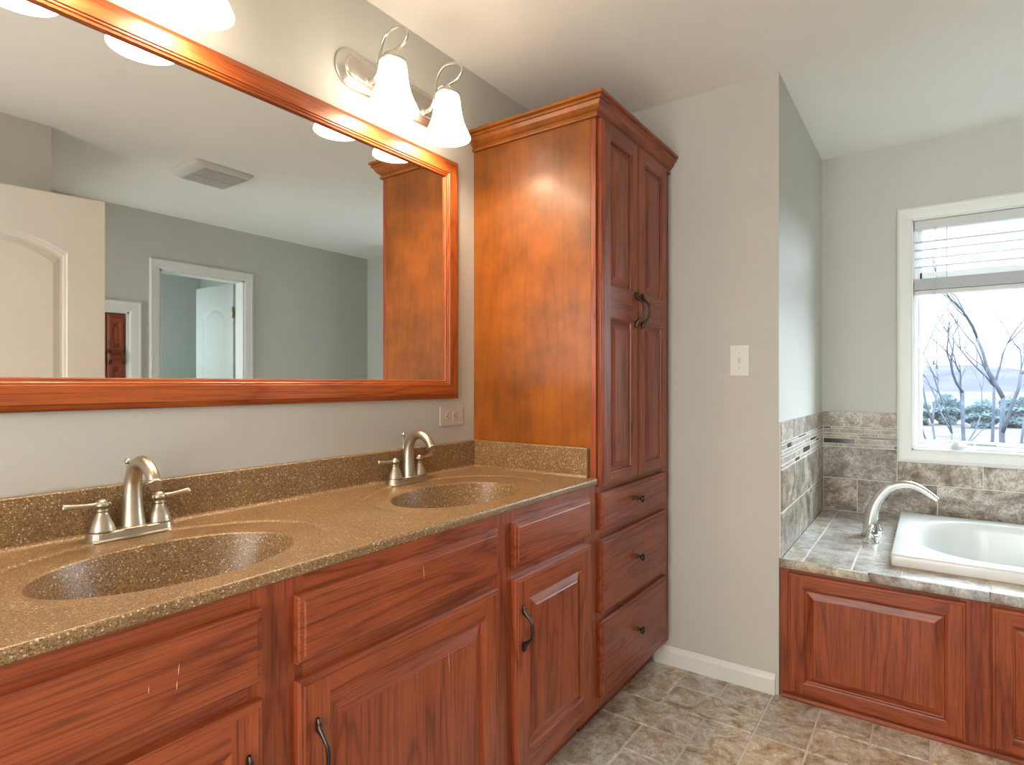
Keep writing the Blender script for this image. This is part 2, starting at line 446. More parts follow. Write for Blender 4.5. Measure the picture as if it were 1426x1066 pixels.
# casing helper: flat moulded trim around a rectangular opening in a wall
def casing(mb, u0, u1, w0, w1, wid, th, place, sill=True):
    prof = [(0, 0), (0, th*0.75), (wid*0.15, th), (wid*0.28, th*0.85), (wid*0.75, th*0.7), (wid*0.92, th*0.6), (wid, th*0.35), (wid, 0)]
    loops = []
    for d, h in prof:
        e = wid - d                       # distance out from the opening edge
        q = [(u0-e, (w0-e) if sill else w0), (u0-e, w1+e), (u1+e, w1+e), (u1+e, (w0-e) if sill else w0)]
        loops.append([place(u, w, h) for u, w in q])
    mb.rings(loops, 0, False, False, False, closed=sill)
    if not sill:
        n = len(prof)
        mb.add([l[0] for l in loops], [tuple(range(n))]); mb.add([l[3] for l in loops], [tuple(range(n))])

mb = MB(); casing(mb, DX0, DX1, 0, DZ, 0.066, 0.018, lambda u, w, h: (u, YB+h, w), False)
mb.box(DX0-0.001, DX0+0.014, ya, yb, 0, DZ); mb.box(DX1-0.014, DX1+0.001, ya, yb, 0, DZ); mb.box(DX0, DX1, ya, yb, DZ-0.014, DZ+0.001)
struct('trim_1', mb, 'white_trim', 'white casing of the doorway seen in the mirror')
mb = MB(); casing(mb, -1.45, -0.62, 0, 2.05, 0.06, 0.016, lambda u, w, h: (1.0+h, u, w), False)
struct('trim_3', mb, 'white_trim', 'white casing of the opening added in the wall stub for fill light')  # unseen opening, added for the fill lamp behind it
mb = MB(); casing(mb, OX0, OX1, 0, OZ, 0.074, 0.018, lambda u, w, h: (u, YB+h, w), False)
mb.box(OX0-0.001, OX0+0.012, ya, yb, 0, OZ); mb.box(OX1-0.012, OX1+0.001, ya, yb, 0, OZ); mb.box(OX0, OX1, ya, yb, OZ-0.012, OZ+0.001)
struct('trim_2', mb, 'white_trim', 'white casing of the low cabinet opening seen in the mirror')

# ------------------------------------------------------------------ window
mb = MB(); casing(mb, WY0, WY1, WZ0, WZ1, 0.062, 0.018, lambda u, w, h: (XF-h, u, w), True)
# jamb liner
jx0, jx1 = XF-0.006, XF+0.15
mb.box(jx0, jx1, WY1-0.006, WY1+0.002, WZ0, WZ1); mb.box(jx0, jx1, WY0-0.002, WY0+0.006, WZ0, WZ1)
mb.box(jx0, jx1, WY0, WY1, WZ0-0.002, WZ0+0.008); mb.box(jx0, jx1, WY0, WY1, WZ1-0.006, WZ1+0.002)
win = struct('window_1', mb, 'white_trim', 'white cased window above the bathtub', origin=(XF, -0.36, WZ0))
def sash(mb, x0, x1, y0, y1, z0, z1, w):
    mb.box(x0, x1, y1-w, y1, z0, z1); mb.box(x0, x1, y0, y0+w, z0, z1)
    mb.box(x0, x1, y0+w, y1-w, z0, z0+w); mb.box(x0, x1, y0+w, y1-w, z1-w, z1)
mb = MB(); sash(mb, XF+0.055, XF+0.125, WY0+0.006, WY1-0.006, WZ0+0.008, WZ1-0.006, 0.020)
obj('window_frame', mb, 'vinyl', win, bevel=0.002)
mb = MB(); sash(mb, XF+0.070, XF+0.112, WY0+0.026, WY1-0.026, WZ0+0.028, WZ1-0.026, 0.018)
mb.box(XF+0.07, XF+0.112, WY0+0.03, WY1-0.03, 1.752, 1.787)
obj('sash', mb, 'vinyl', win, bevel=0.003)
mb = MB(); mb.box(XF+0.090, XF+0.094, WY0+0.03, WY1-0.03, WZ0+0.03, WZ1-0.03)
obj('window_pane', mb, 'glass', win)
# crank operator on the sill
mb = MB()
cz, cy = WZ0+0.008, -0.115
mb.rings([[(XF+0.02+0.5*0, cy, cz)]*4, [(XF+0.02, cy+0.05, cz), (XF+0.05, cy+0.05, cz), (XF+0.05, cy-0.075, cz), (XF+0.02, cy-0.075, cz)],
          [(XF+0.026, cy+0.035, cz+0.018), (XF+0.05, cy+0.035, cz+0.018), (XF+0.05, cy-0.045, cz+0.018), (XF+0.026, cy-0.045, cz+0.018)],
          [(XF+0.030, cy+0.018, cz+0.034), (XF+0.046, cy+0.018, cz+0.034), (XF+0.046, cy-0.015, cz+0.034), (XF+0.030, cy-0.015, cz+0.034)]], 0, True, False, True)
cr = obj('crank_operator', mb, 'vinyl', win, bevel=0.003)
mb = MB(); mb.tube(smooth_path([(XF+0.035, cy, cz+0.036), (XF+0.026, cy+0.02, cz+0.041), (XF+0.024, cy+0.05, cz+0.030), (XF+0.026, cy+0.072, cz+0.018)]), lerp_list([0.008, 0.008, 0.006, 0.008]), 10)
obj('crank_handle', mb, 'vinyl', cr)
mb = MB(); mb.box(XF+0.0535, XF+0.0555, -0.262, -0.185, 0.9155, 0.925); mb.box(XF+0.0535, XF+0.0555, -0.176, -0.146, 0.9155, 0.925)
obj('grey_sticker', mb, 'label', win)
mb = MB(); mb.box(XF+0.058, XF+0.069, 0.043, 0.049, 1.40, 1.46); mb.box(XF+0.056, XF+0.06, 0.040, 0.047, 1.42, 1.45)
obj('latch', mb, 'vinyl', win, bevel=0.001)

# ------------------------------------------------------------------ window blind
bl = thing('window_blind', (XF+0.03, -0.36, 1.67), 'white horizontal slat blind half raised at top of the window', 'blind')
by0, by1 = WY0+0.010, WY1-0.010
mb = MB(); mb.box(XF+0.006, XF+0.052, by0, by1, WZ1-0.048, WZ1-0.007)
obj('headrail', mb, 'blind', bl, bevel=0.003)
def slat(mb, z, tilt=0.05, w=0.048, th=0.003):
    c = XF+0.030; rs = []
    for k in range(5):
        q = (k/4-0.5); x = c+q*w*math.cos(tilt); zz = z+q*w*math.sin(tilt)+0.0025*(1-4*q*q)
        rs.append((x, zz))
    up = [(x, zz+th/2) for x, zz in rs]; dn = [(x, zz-th/2) for x, zz in reversed(rs)]
    ring = up+dn
    mb.rings([[(x, by0, zz) for x, zz in ring], [(x, by1, zz) for x, zz in ring]], 0, False)
for z in (1.934, 1.893, 1.850, 1.808):
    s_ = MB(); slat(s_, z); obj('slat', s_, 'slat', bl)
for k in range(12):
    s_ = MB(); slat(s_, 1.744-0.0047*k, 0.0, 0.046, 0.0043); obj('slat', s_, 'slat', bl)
mb = MB(); mb.box(XF+0.008, XF+0.052, by0, by1, 1.668, 1.687)
obj('bottom_rail', mb, 'blind', bl, bevel=0.003)
for yy in (-0.070, -0.62):
    mb = MB(); mb.tube([(XF+0.007, yy, WZ1-0.045), (XF+0.007, yy, 1.665)], 0.0012, 6); mb.tube([(XF+0.053, yy, WZ1-0.045), (XF+0.053, yy, 1.665)], 0.0012, 6)
    obj('ladder_cord', mb, 'blind', bl)
mb = MB(); mb.tube([(XF+0.004, -0.020, WZ1-0.045), (XF+0.004, -0.019, 1.6), (XF+0.004, -0.018, 1.330)], 0.0011, 6); mb.tube([(XF+0.004, -0.026, WZ1-0.045), (XF+0.004, -0.029, 1.6), (XF+0.004, -0.031, 1.312)], 0.0011, 6)
obj('pull_cord', mb, 'blind', bl)
for yy, zz in ((-0.018, 1.312), (-0.031, 1.293)):
    mb = MB(); mb.lathe((XF+0.004, yy, zz), [(0.006, 0), (0.0065, 0.004), (0.0035, 0.012), (0.005, 0.019), (0.002, 0.021)], 'z', 12)
    t_ = obj('cord_tassel', mb, 'label', bl); t_['label'] = 'grey cord tassel'

# ------------------------------------------------------------------ raised-panel fronts
def V(place, u, w, d): return place(u, w, d)
def rloop(r, ins, d, place):
    u0, u1, w0, w1 = r
    return [place(u0+ins, w0+ins, d), place(u1-ins, w0+ins, d), place(u1-ins, w1-ins, d), place(u0+ins, w1-ins, d)]
def front_panel(mb, r, panels, place, th=0.019, style='panel'):
    """r outer rect; d is depth behind the front plane. material 0 = vertical grain, 1 = horizontal grain"""
    def loops(seq, rect, mats=(1, 0, 1, 0)):
        L = [rloop(rect, i, d, place) for i, d in seq]
        for a, b in zip(L[:-1], L[1:]):
            for k in range(4):
                j = (k+1) % 4
                mb.add([a[k], a[j], b[j], b[k]], [(0, 1, 2, 3)], mats[k])
    if style == 'slab':
        loops([(0, th), (0, 0.007), (0.003, 0.004), (0.011, 0.003), (0.0125, 0.0005), (0.014, 0)], r, (1, 1, 1, 1))
        mb.add(rloop(r, 0.014, 0, place), [(0, 1, 2, 3)], 1)
        mb.add(rloop(r, 0, th, place), [(3, 2, 1, 0)], 1)
        return
    loops([(0, th), (0, 0.007), (0.004, 0.003), (0.009, 0.0025), (0.011, 0)], r)
    mb.add(rloop(r, 0, th, place), [(3, 2, 1, 0)], 0)
    e = 0.011
    u0, u1, w0, w1 = r[0]+e, r[1]-e, r[2]+e, r[3]-e
    p = panels[0]
    Q = lambda a0, a1, b0, b1, mi: mb.add([place(a0, b0, 0), place(a1, b0, 0), place(a1, b1, 0), place(a0, b1, 0)], [(0, 1, 2, 3)], mi)
    pu0, pu1 = p[0], p[1]
    Q(u0, pu0, w0, w1, 0); Q(pu1, u1, w0, w1, 0)
    ws = [w0] + [x for q in panels for x in (q[2], q[3])] + [w1]
    for k in range(0, len(ws), 2): Q(pu0, pu1, ws[k], ws[k+1], 1)
    for q in panels:
        loops([(0, 0), (0.003, 0.002), (0.007, 0.004), (0.009, 0.0095), (0.013, 0.0105), (0.036, 0.0025), (0.038, 0.0015)], q)
        mb.add(rloop(q, 0.038, 0.0015, place), [(0, 1, 2, 3)], 0)
# a pull handle along w on a front; out = towards the viewer
def pull(u, w0, w1, place):
    mb = MB()
    L = w1-w0; m = lambda t, o: place(u, w0+L*t, -o)
    pts = [m(0.0, 0.002), m(0.06, 0.003), m(0.14, 0.005), m(0.22, 0.017), m(0.33, 0.029), m(0.5, 0.033), m(0.67, 0.029), m(0.78, 0.017), m(0.86, 0.005), m(0.94, 0.003), m(1.0, 0.002)]
    rr = [0.0030, 0.0046, 0.0054, 0.0046, 0.0039, 0.0037, 0.0039, 0.0046, 0.0054, 0.0046, 0.0030]
    fl = [1.5, 1.8, 1.7, 1.2, 1.1, 1.1, 1.1, 1.2, 1.7, 1.8, 1.5]
    sp = smooth_path(pts, 4); mb.tube(sp, lerp_list(rr, 4), 10, flat=lerp_list(fl, 4))
    return mb
def knob(c, axis):
    mb = MB(); mb.lathe(c, [(0.0085, -0.001), (0.0085, 0.002), (0.005, 0.004), (0.0045, 0.011), (0.008, 0.015), (0.0135, 0.018), (0.0145, 0.022), (0.012, 0.026), (0.005, 0.028)], axis, 20)
    return mb

# ------------------------------------------------------------------ vanity cabinet
YFACE = 0.924; YDOOR = 0.905
vfront = lambda u, w, d: (u, YDOOR+d, w)
VX0, VX1 = 0.055, 1.787
van = thing('vanity_cabinet', (0.92, 1.19, 0), 'long dark cherry double-sink vanity cabinet with doors and false drawer fronts', 'vanity')
mb = MB()
mb.box(VX0, VX0+0.018, YFACE+0.019, YW-0.001, 0.107, 0.877); mb.box(VX1-0.018, VX1, YFACE+0.019, YW-0.001, 0.107, 0.877)
mb.box(VX0+0.018, VX1-0.018, YFACE+0.019, YW-0.001, 0.107, 0.125)
mb.box(VX0+0.018, VX1-0.018, YW-0.012, YW-0.001, 0.125, 0.877)
obj('carcass', mb, 'wood_z', van)
mb = MB()
mb.box(VX0, 0.150, YFACE, YFACE+0.019, 0.107, 0.877); mb.box(0.540, 0.645, YFACE, YFACE+0.019, 0.107, 0.877)
mb.box(1.198, 1.312, YFACE, YFACE+0.019, 0.107, 0.877); mb.box(1.705, VX1, YFACE, YFACE+0.019, 0.107, 0.877)
for a, b_ in ((0.150, 0.540), (0.645, 1.198), (1.312, 1.705)):
    mb.box(a, b_, YFACE, YFACE+0.019, 0.835, 0.877, 1); mb.box(a, b_, YFACE, YFACE+0.019, 0.677, 0.738, 1); mb.box(a, b_, YFACE, YFACE+0.019, 0.107, 0.16, 1)
obj('face_frame', mb, ['wood_z', 'wood_x'], van)
mb = MB(); mb.box(VX0, VX1, YFACE+0.075, YFACE+0.09, 0.001, 0.107)
obj('toe_kick', mb, 'wood_x', van)
for (a, b_) in ((0.129, 0.559), (0.626, 1.217), (1.2925, 1.7255)):
    mb = MB(); front_panel(mb, (a, b_, 0.721, 0.8435), None, vfront, style='slab')
    obj('false_drawer_front', mb, ['wood_z', 'wood_x'], van)
def scratch(pts, parent):
    mb = MB(); mb.tube([(u, YDOOR-0.00005, w) for u, w in pts], [0.0001]+[0.0007]*(len(pts)-2)+[0.0001], 6)
    k = obj('scratch', mb, 'scuff', parent); k['label'] = 'pale scratch mark'
M['scuff'] = plain('pale_scuff', (0.55, 0.42, 0.32), 0.7)
for k_, o2 in enumerate([o for o in van.children if o.name.startswith('false_drawer_front')]):
    if k_ == 0: scratch([(0.4215, 0.806), (0.4205, 0.797), (0.4195, 0.788)], o2); scratch([(0.4185, 0.782), (0.418, 0.774), (0.4175, 0.768)], o2); scratch([(0.38, 0.79), (0.3798, 0.784), (0.3795, 0.779)], o2)
    if k_ == 1: scratch([(0.935, 0.822), (0.937, 0.805), (0.938, 0.790)], o2)
for (a, b_, hx) in ((0.129, 0.559, 0.530), (0.626, 1.217, 0.6615), (1.2925, 1.7255, 1.3225)):
    mb = MB(); front_panel(mb, (a, b_, 0.142, 0.6905), [(a+0.064, b_-0.058, 0.205, 0.631)], vfront)
    d_ = obj('cabinet_door', mb, ['wood_z', 'wood_x'], van)
    if 0.5 < a < 1: scratch([(1.018, 0.598), (1.020, 0.575), (1.0215, 0.550)], d_)
    h_ = obj('handle', pull(hx, 0.488, 0.614, vfront), 'bronze', d_); h_['label'] = 'dark bronze curved pull handle'

# ------------------------------------------------------------------ countertop with two cast basins
ZC = 0.898
ct = thing('countertop', (0.92, 1.19, 0.876), 'speckled brown cast countertop with two oval basins on the vanity', 'countertop')
YF0 = 0.917
def ell(cx, cy, a, b, z, q): return (cx+a*math.cos(q), cy+b*math.sin(q), z)
SINKS = [(0.523, 1.135, 0.535, 0.305), (1.315, 1.132, 1.353, 0.320)]     # bowl x, y, ring x, ring a
BA, BB = 0.224, 0.156
RECT = [(0.055, 0.925), (0.925, 1.787)]
mb = MB(); bowls = []
for (bx, by, rx, ra), (rx0, rx1) in zip(SINKS, RECT):
    ry, rb = 1.160, 0.221
    y0, y1 = YF0+0.005, 1.439
    angs = [2*PI*k/144 for k in range(144)]
    for cxn in (rx0, rx1):
        for cyn in (y0, y1): angs.append(math.atan2((cyn-ry), (cxn-rx)) % (2*PI))
    angs.sort()
    def onrect(q):
        dx, dy = math.cos(q), math.sin(q); t = 1e9
        if dx > 1e-9: t = min(t, (rx1-rx)/dx)
        if dx < -1e-9: t = min(t, (rx0-rx)/dx)
        if dy > 1e-9: t = min(t, (y1-ry)/dy)
        if dy < -1e-9: t = min(t, (y0-ry)/dy)
        return (rx+dx*t, ry+dy*t)
    def epol(cx, cy, a, b, q, ox, oy):
        # point of the ellipse (cx,cy,a,b) along direction q from (ox,oy)
        dx, dy = math.cos(q), math.sin(q); px, py = ox-cx, oy-cy
        A = dx*dx/a/a+dy*dy/b/b; B = 2*(px*dx/a/a+py*dy/b/b); C = px*px/a/a+py*py/b/b-1
        t = (-B+math.sqrt(B*B-4*A*C))/(2*A); return (ox+dx*t, oy+dy*t)
    rows = []
    def row(f): rows.append([f(q) for q in angs])
    sm = lambda q: max(0.0, min(1.0, (math.sin(q)+0.75)/0.7))
    row(lambda q: (*epol(bx, by, BA-0.002, BB-0.002, q, rx, ry), ZC-0.006))
    row(lambda q: (*epol(bx, by, BA-0.001, BB-0.001, q, rx, ry), ZC-0.0032*sm(q)-0.0018))
    row(lambda q: (*epol(bx, by, BA+0.0012, BB+0.0012, q, rx, ry), ZC-0.003*sm(q)-0.0004))
    row(lambda q: (*epol(bx, by, BA+0.004, BB+0.004, q, rx, ry), ZC-0.003*sm(q)))
    row(lambda q: (*epol(rx, ry, ra-0.014, rb-0.012, q, rx, ry), ZC-0.003*sm(q)))
    row(lambda q: (*epol(rx, ry, ra-0.009, rb-0.008, q, rx, ry), ZC-0.0062*sm(q)))
    row(lambda q: (*epol(rx, ry, ra-0.004, rb-0.004, q, rx, ry), ZC-0.0030*sm(q)))
    row(lambda q: (*epol(rx, ry, ra, rb, q, rx, ry), ZC-0.0004*sm(q)))
    row(lambda q: (*epol(rx, ry, ra+0.004, rb+0.003, q, rx, ry), ZC))
    row(lambda q: (*onrect(q), ZC))
    mb.rings(rows, 0, True, False, False)
    # bowl
    bw = MB(); D = 0.135; rr = []
    for k in range(17):
        s_ = k/16
        a_ = 0.022+(BA-0.002-0.022)*s_; b_ = 0.022+(BB-0.002-0.022)*s_
        z_ = ZC-0.006-D*(1-s_**4.5)**0.85
        rr.append([ell(bx+(0)*(1-s_), by+0.02*(1-s_), a_, b_, z_, 2*PI*j/72) for j in range(72)])
    bw.rings(rr, 0, True, False, False)
    bowls.append((bx, by, bw, ZC-0.006-D))
# cove against the backsplash and the side splash
for k in (0,):
    cv = [(0.013*math.sin(t*PI/10), 0.013*(1-math.cos(t*PI/10))) for t in range(6)]
    mb.rings([[(x, 1.4255+a, ZC+z) for a, z in cv] for x in (0.055, 1.768)], 0, True, False, False, closed=False)
    mb.rings([[(1.7555+a, y, ZC+z) for a, z in cv] for y in (1.438, 0.947)], 0, True, False, False, closed=False)
# front edge, underside, ends
prof = [(YF0+0.005, ZC), (YF0+0.002, ZC-0.0008), (YF0+0.0005, ZC-0.0028), (YF0, ZC-0.006), (YF0, 0.880), (YF0+0.0015, 0.877), (YF0+0.02, 0.877)]
mb.rings([[(x, y, z) for y, z in prof] for x in (0.055, 1.787)], 0, True, False, False, closed=False)
for x in (0.055, 1.787): mb.add([(x, y, z) for y, z in prof]+[(x, 1.439, 0.877), (x, 1.439, ZC)], [tuple(range(len(prof)+2))])
obj('counter_top', mb, 'speckle', ct)
for bx, by, bw, zb in bowls:
    o_ = obj('basin', bw, 'speckle', ct)
    g = MB(); g.lathe((bx, by+0.02, zb), [(0.0235, -0.004), (0.0235, 0.002), (0.019, 0.003), (0.017, 0.001), (0.002, 0.0025)], 'z', 24)
    obj('drain', g, 'nickel', o_)
mb = MB(); mb.box(0.055, 1.787, 1.438, YW-0.0005, ZC-0.002, 1.0)
obj('backsplash', mb, 'speckle', ct, bevel=0.004, seg=3)
mb = MB(); mb.box(1.768, 1.787, 0.947, 1.438, ZC-0.002, 1.0)
obj('side_splash', mb, 'speckle', ct, bevel=0.004, seg=3)

# ------------------------------------------------------------------ basin faucets
def basin_faucet(cx, label):
    y0 = 1.397; zb = ZC-0.003
    t = thing('basin_faucet', (cx, y0, zb), label, 'faucet', 'basin faucets')
    def stadium(hx, hy, z, n=14):
        pts = []
        for k in range(n+1): q = -PI/2+PI*k/n; pts.append((cx+hx-hy+hy*math.cos(q), y0+hy*math.sin(q), z))
        for k in range(n+1): q = PI/2+PI*k/n; pts.append((cx-hx+hy+hy*math.cos(q), y0+hy*math.sin(q), z))
        return pts
    mb = MB(); mb.rings([stadium(0.086, 0.0285, zb), stadium(0.086, 0.0285, zb+0.003), stadium(0.0835, 0.026, zb+0.006), stadium(0.082, 0.0245, zb+0.018), stadium(0.079, 0.0215, zb+0.0205)], 0, False)
    obj('base_plate', mb, 'nickel', t, bevel=0.001)
    pts = [(cx, y0-0.006, zb+0.02), (cx, y0-0.004, zb+0.055), (cx, y0-0.004, zb+0.090), (cx, y0-0.009, zb+0.122), (cx, y0-0.026, zb+0.150), (cx, y0-0.052, zb+0.160), (cx, y0-0.079, zb+0.153), (cx, y0-0.098, zb+0.138), (cx, y0-0.106, zb+0.124)]
    mb = MB(); mb.tube(smooth_path(pts), lerp_list([0.0245, 0.0205, 0.0182, 0.0166, 0.0150, 0.0140, 0.0132, 0.0126, 0.0123]), 20)
    sp = obj('spout', mb, 'nickel', t)
    a = Vector((cx, y0-0.106, zb+0.124)); dd = Vector((0, -0.008, -0.014)).normalized()
    mb = MB(); mb.tube([a-dd*0.002, a, a+dd*0.003, a+dd*0.005, a+dd*0.006, a+dd*0.016], [0.0125, 0.0150, 0.0158, 0.0140, 0.0112, 0.0105], 20)
    obj('aerator', mb, 'nickel', sp)
    mb = MB(); mb.lathe((cx, y0-0.006, zb+0.0195), [(0.0275, 0), (0.0275, 0.002), (0.0245, 0.004)], 'z', 24); obj('spout_collar', mb, 'nickel', sp)
    for s in (-1, 1):
        hx = cx+s*0.0550
        mb = MB(); mb.lathe((hx, y0, zb+0.0195), [(0.025, 0), (0.025, 0.004), (0.0235, 0.006), (0.0228, 0.011), (0.0225, 0.012), (0.0195, 0.020), (0.0150, 0.029), (0.0118, 0.036), (0.0105, 0.040), (0.0118, 0.042), (0.0118, 0.045), (0.0095, 0.047)], 'z', 24)
        h = obj('handle', mb, 'nickel', t)
        zc_ = zb+0.074
        mb = MB(); mb.sphere((hx, y0, zc_), 0.0125, n=20)
        mb.lathe((hx, y0, zc_), [(0.0132, -0.0045), (0.0132, 0.0045)], 'z', 20)
        dirv = Vector((s, 0.06, 0.05)).normalized(); c0 = Vector((hx, y0, zc_))
        mb.tube([c0-dirv*0.016, c0-dirv*0.012], [0.004, 0.0065], 14)
        L = [0.008, 0.016, 0.030, 0.046, 0.060, 0.067, 0.069]
        mb.tube([c0+dirv*l for l in L], [0.0068, 0.0052, 0.0048, 0.0056, 0.0068, 0.0074, 0.0045], 14)
        obj('lever', mb, 'nickel', h)
    mb = MB(); mb.tube([(cx, y0+0.018, zb+0.018), (cx, y0+0.018, zb+0.146)], 0.0022, 8); mb.sphere((cx, y0+0.018, zb+0.157), 0.0068, n=14); mb.lathe((cx, y0+0.018, zb+0.146), [(0.003, 0), (0.005, 0.002), (0.003, 0.005)], 'z', 14)
    obj('lift_rod', mb, 'nickel', t)
    return t
basin_faucet(0.552, 'brushed nickel two-handle faucet at the near left basin')
basin_faucet(1.369, 'brushed nickel two-handle faucet at the far basin by the wall outlet')

# ------------------------------------------------------------------ tall linen cabinet
TX0, TX1 = 1.788, 2.468
TZ = 2.165
tall = thing('linen_cabinet', (2.128, 1.19, 0), 'tall cherry linen cabinet with two doors over three drawers', 'cabinet')
mb = MB(); mb.box(TX0, TX0+0.018, YFACE+0.019, YW-0.001, 0.107, TZ); mb.box(TX0, TX0+0.018, YFACE+0.09, YW-0.001, 0.001, 0.107)
o_ = obj('side_panel', mb, 'veneer', tall, bevel=0.0006); o_['label'] = 'cherry veneer side panel with orange lamplight put into its colour'
mb = MB(); mb.box(TX1-0.018, TX1, YFACE+0.019, YW-0.001, 0.107, TZ); mb.box(TX0+0.018, TX1-0.018, YFACE+0.019, YW-0.001, TZ-0.018, TZ)
mb.box(TX0+0.018, TX1-0.018, YW-0.012, YW-0.001, 0.107, TZ-0.018); mb.box(TX0+0.018, TX1-0.018, YFACE+0.019, YW-0.012, 0.107, 0.125)
obj('carcass', mb, 'wood_z', tall)
mb = MB()
mb.box(TX0, 1.820, YFACE, YFACE+0.019, 0.107, TZ); mb.box(2.385, TX1, YFACE, YFACE+0.019, 0.107, TZ)
for z0, z1 in ((0.107, 0.165), (0.392, 0.455), (0.668, 0.735), (0.832, 0.880), (2.10, TZ)): mb.box(1.820, 2.385, YFACE, YFACE+0.019, z0, z1, 1)
obj('face_frame', mb, ['wood_z', 'wood_x'], tall, bevel=0.001)
mb = MB(); mb.box(TX0+0.018, TX1, YFACE+0.075, YFACE+0.09, 0.001, 0.107)
obj('toe_kick', mb, 'wood_x', tall)
for a, b_, hx in ((1.803, 2.1035, 2.078), (2.1065, 2.404, 2.134)):
    mb = MB(); front_panel(mb, (a, b_, 0.864, 2.128), [(a+0.062, b_-0.052, 0.905, 1.452), (a+0.062, b_-0.052, 1.562, 2.078)], vfront)
    d_ = obj('cabinet_door', mb, ['wood_z', 'wood_x'], tall)
    h_ = obj('handle', pull(hx, 1.430, 1.566, vfront), 'bronze', d_); h_['label'] = 'dark bronze curved pull handle'
for z0, z1, kz in ((0.718, 0.846, 0.783), (0.436, 0.686, 0.561), (0.147, 0.407, 0.284)):
    mb = MB(); front_panel(mb, (1.801, 2.404, z0, z1), None, vfront, style='slab')
    d_ = obj('drawer', mb, ['wood_z', 'wood_x'], tall)
    k_ = obj('knob', knob((2.098, YDOOR, kz), 'y'), 'bronze', d_); k_['label'] = 'dark bronze round knob'
# crown moulding, mitred round two sides
prof = [(0.0, 2.126), (0.010, 2.126), (0.011, 2.135), (0.006, 2.138), (0.006, 2.142), (0.015, 2.148), (0.025, 2.159), (0.031, 2.172), (0.037, 2.174), (0.038, 2.181), (0.034, 2.183), (0.045, 2.187), (0.046, 2.197), (0.0, 2.197)]
rs = []
for k in range(3):
    ring = []
    for o, z in prof:
        if k == 0: ring.append((TX0-o, YW-0.001, z))
        elif k == 1: ring.append((TX0-o, YFACE-o, z))
        else: ring.append((TX1, YFACE-o, z))
    rs.append(ring)
mb = MB(); mb.rings([rs[0], rs[1]], 1, False, True, False); mb.rings([rs[1], rs[2]], 0, False, False, True)
obj('crown_moulding', mb, ['wood_x', 'veneer'], tall, bevel=0.0012)  # side run takes the veneer colour with lamplight in it

# ------------------------------------------------------------------ big framed mirror
mir = thing('wall_mirror', (0.96, 1.455, 1.164), 'wide mirror in a cherry wood frame above the basins', 'mirror')
MX0, MX1, MZ0, MZ1 = 0.246, 1.674, 1.164, 2.046
prof = [(0, YW-0.0005), (0, 1.442), (0.003, 1.438), (0.013, 1.434), (0.015, 1.432), (0.052, 1.434), (0.054, 1.437), (0.058, 1.437), (0.0605, 1.440), (0.066, 1.441), (0.069, 1.4475), (0.069, YW-0.004)]
loops = [[(MX0+i, y, MZ0+i), (MX1-i, y, MZ0+i), (MX1-i, y, MZ1-i), (MX0+i, y, MZ1-i)] for i, y in prof]
for nm_, k in (('frame_bottom', 0), ('frame_side', 1), ('frame_top', 2), ('frame_side', 3)):
    j = (k+1) % 4; mb = MB()
    for a, b_ in zip(loops[:-1], loops[1:]): mb.add([a[k], a[j], b_[j], b_[k]], [(0, 1, 2, 3)])
    obj(nm_, mb, 'frame_x' if k % 2 == 0 else 'frame_z', mir, recalc=False)
mb = MB(); mb.box(MX0+0.06, MX1-0.06, 1.450, 1.455, MZ0+0.06, MZ1-0.06)
obj('mirror_glass', mb, 'mirror', mir)

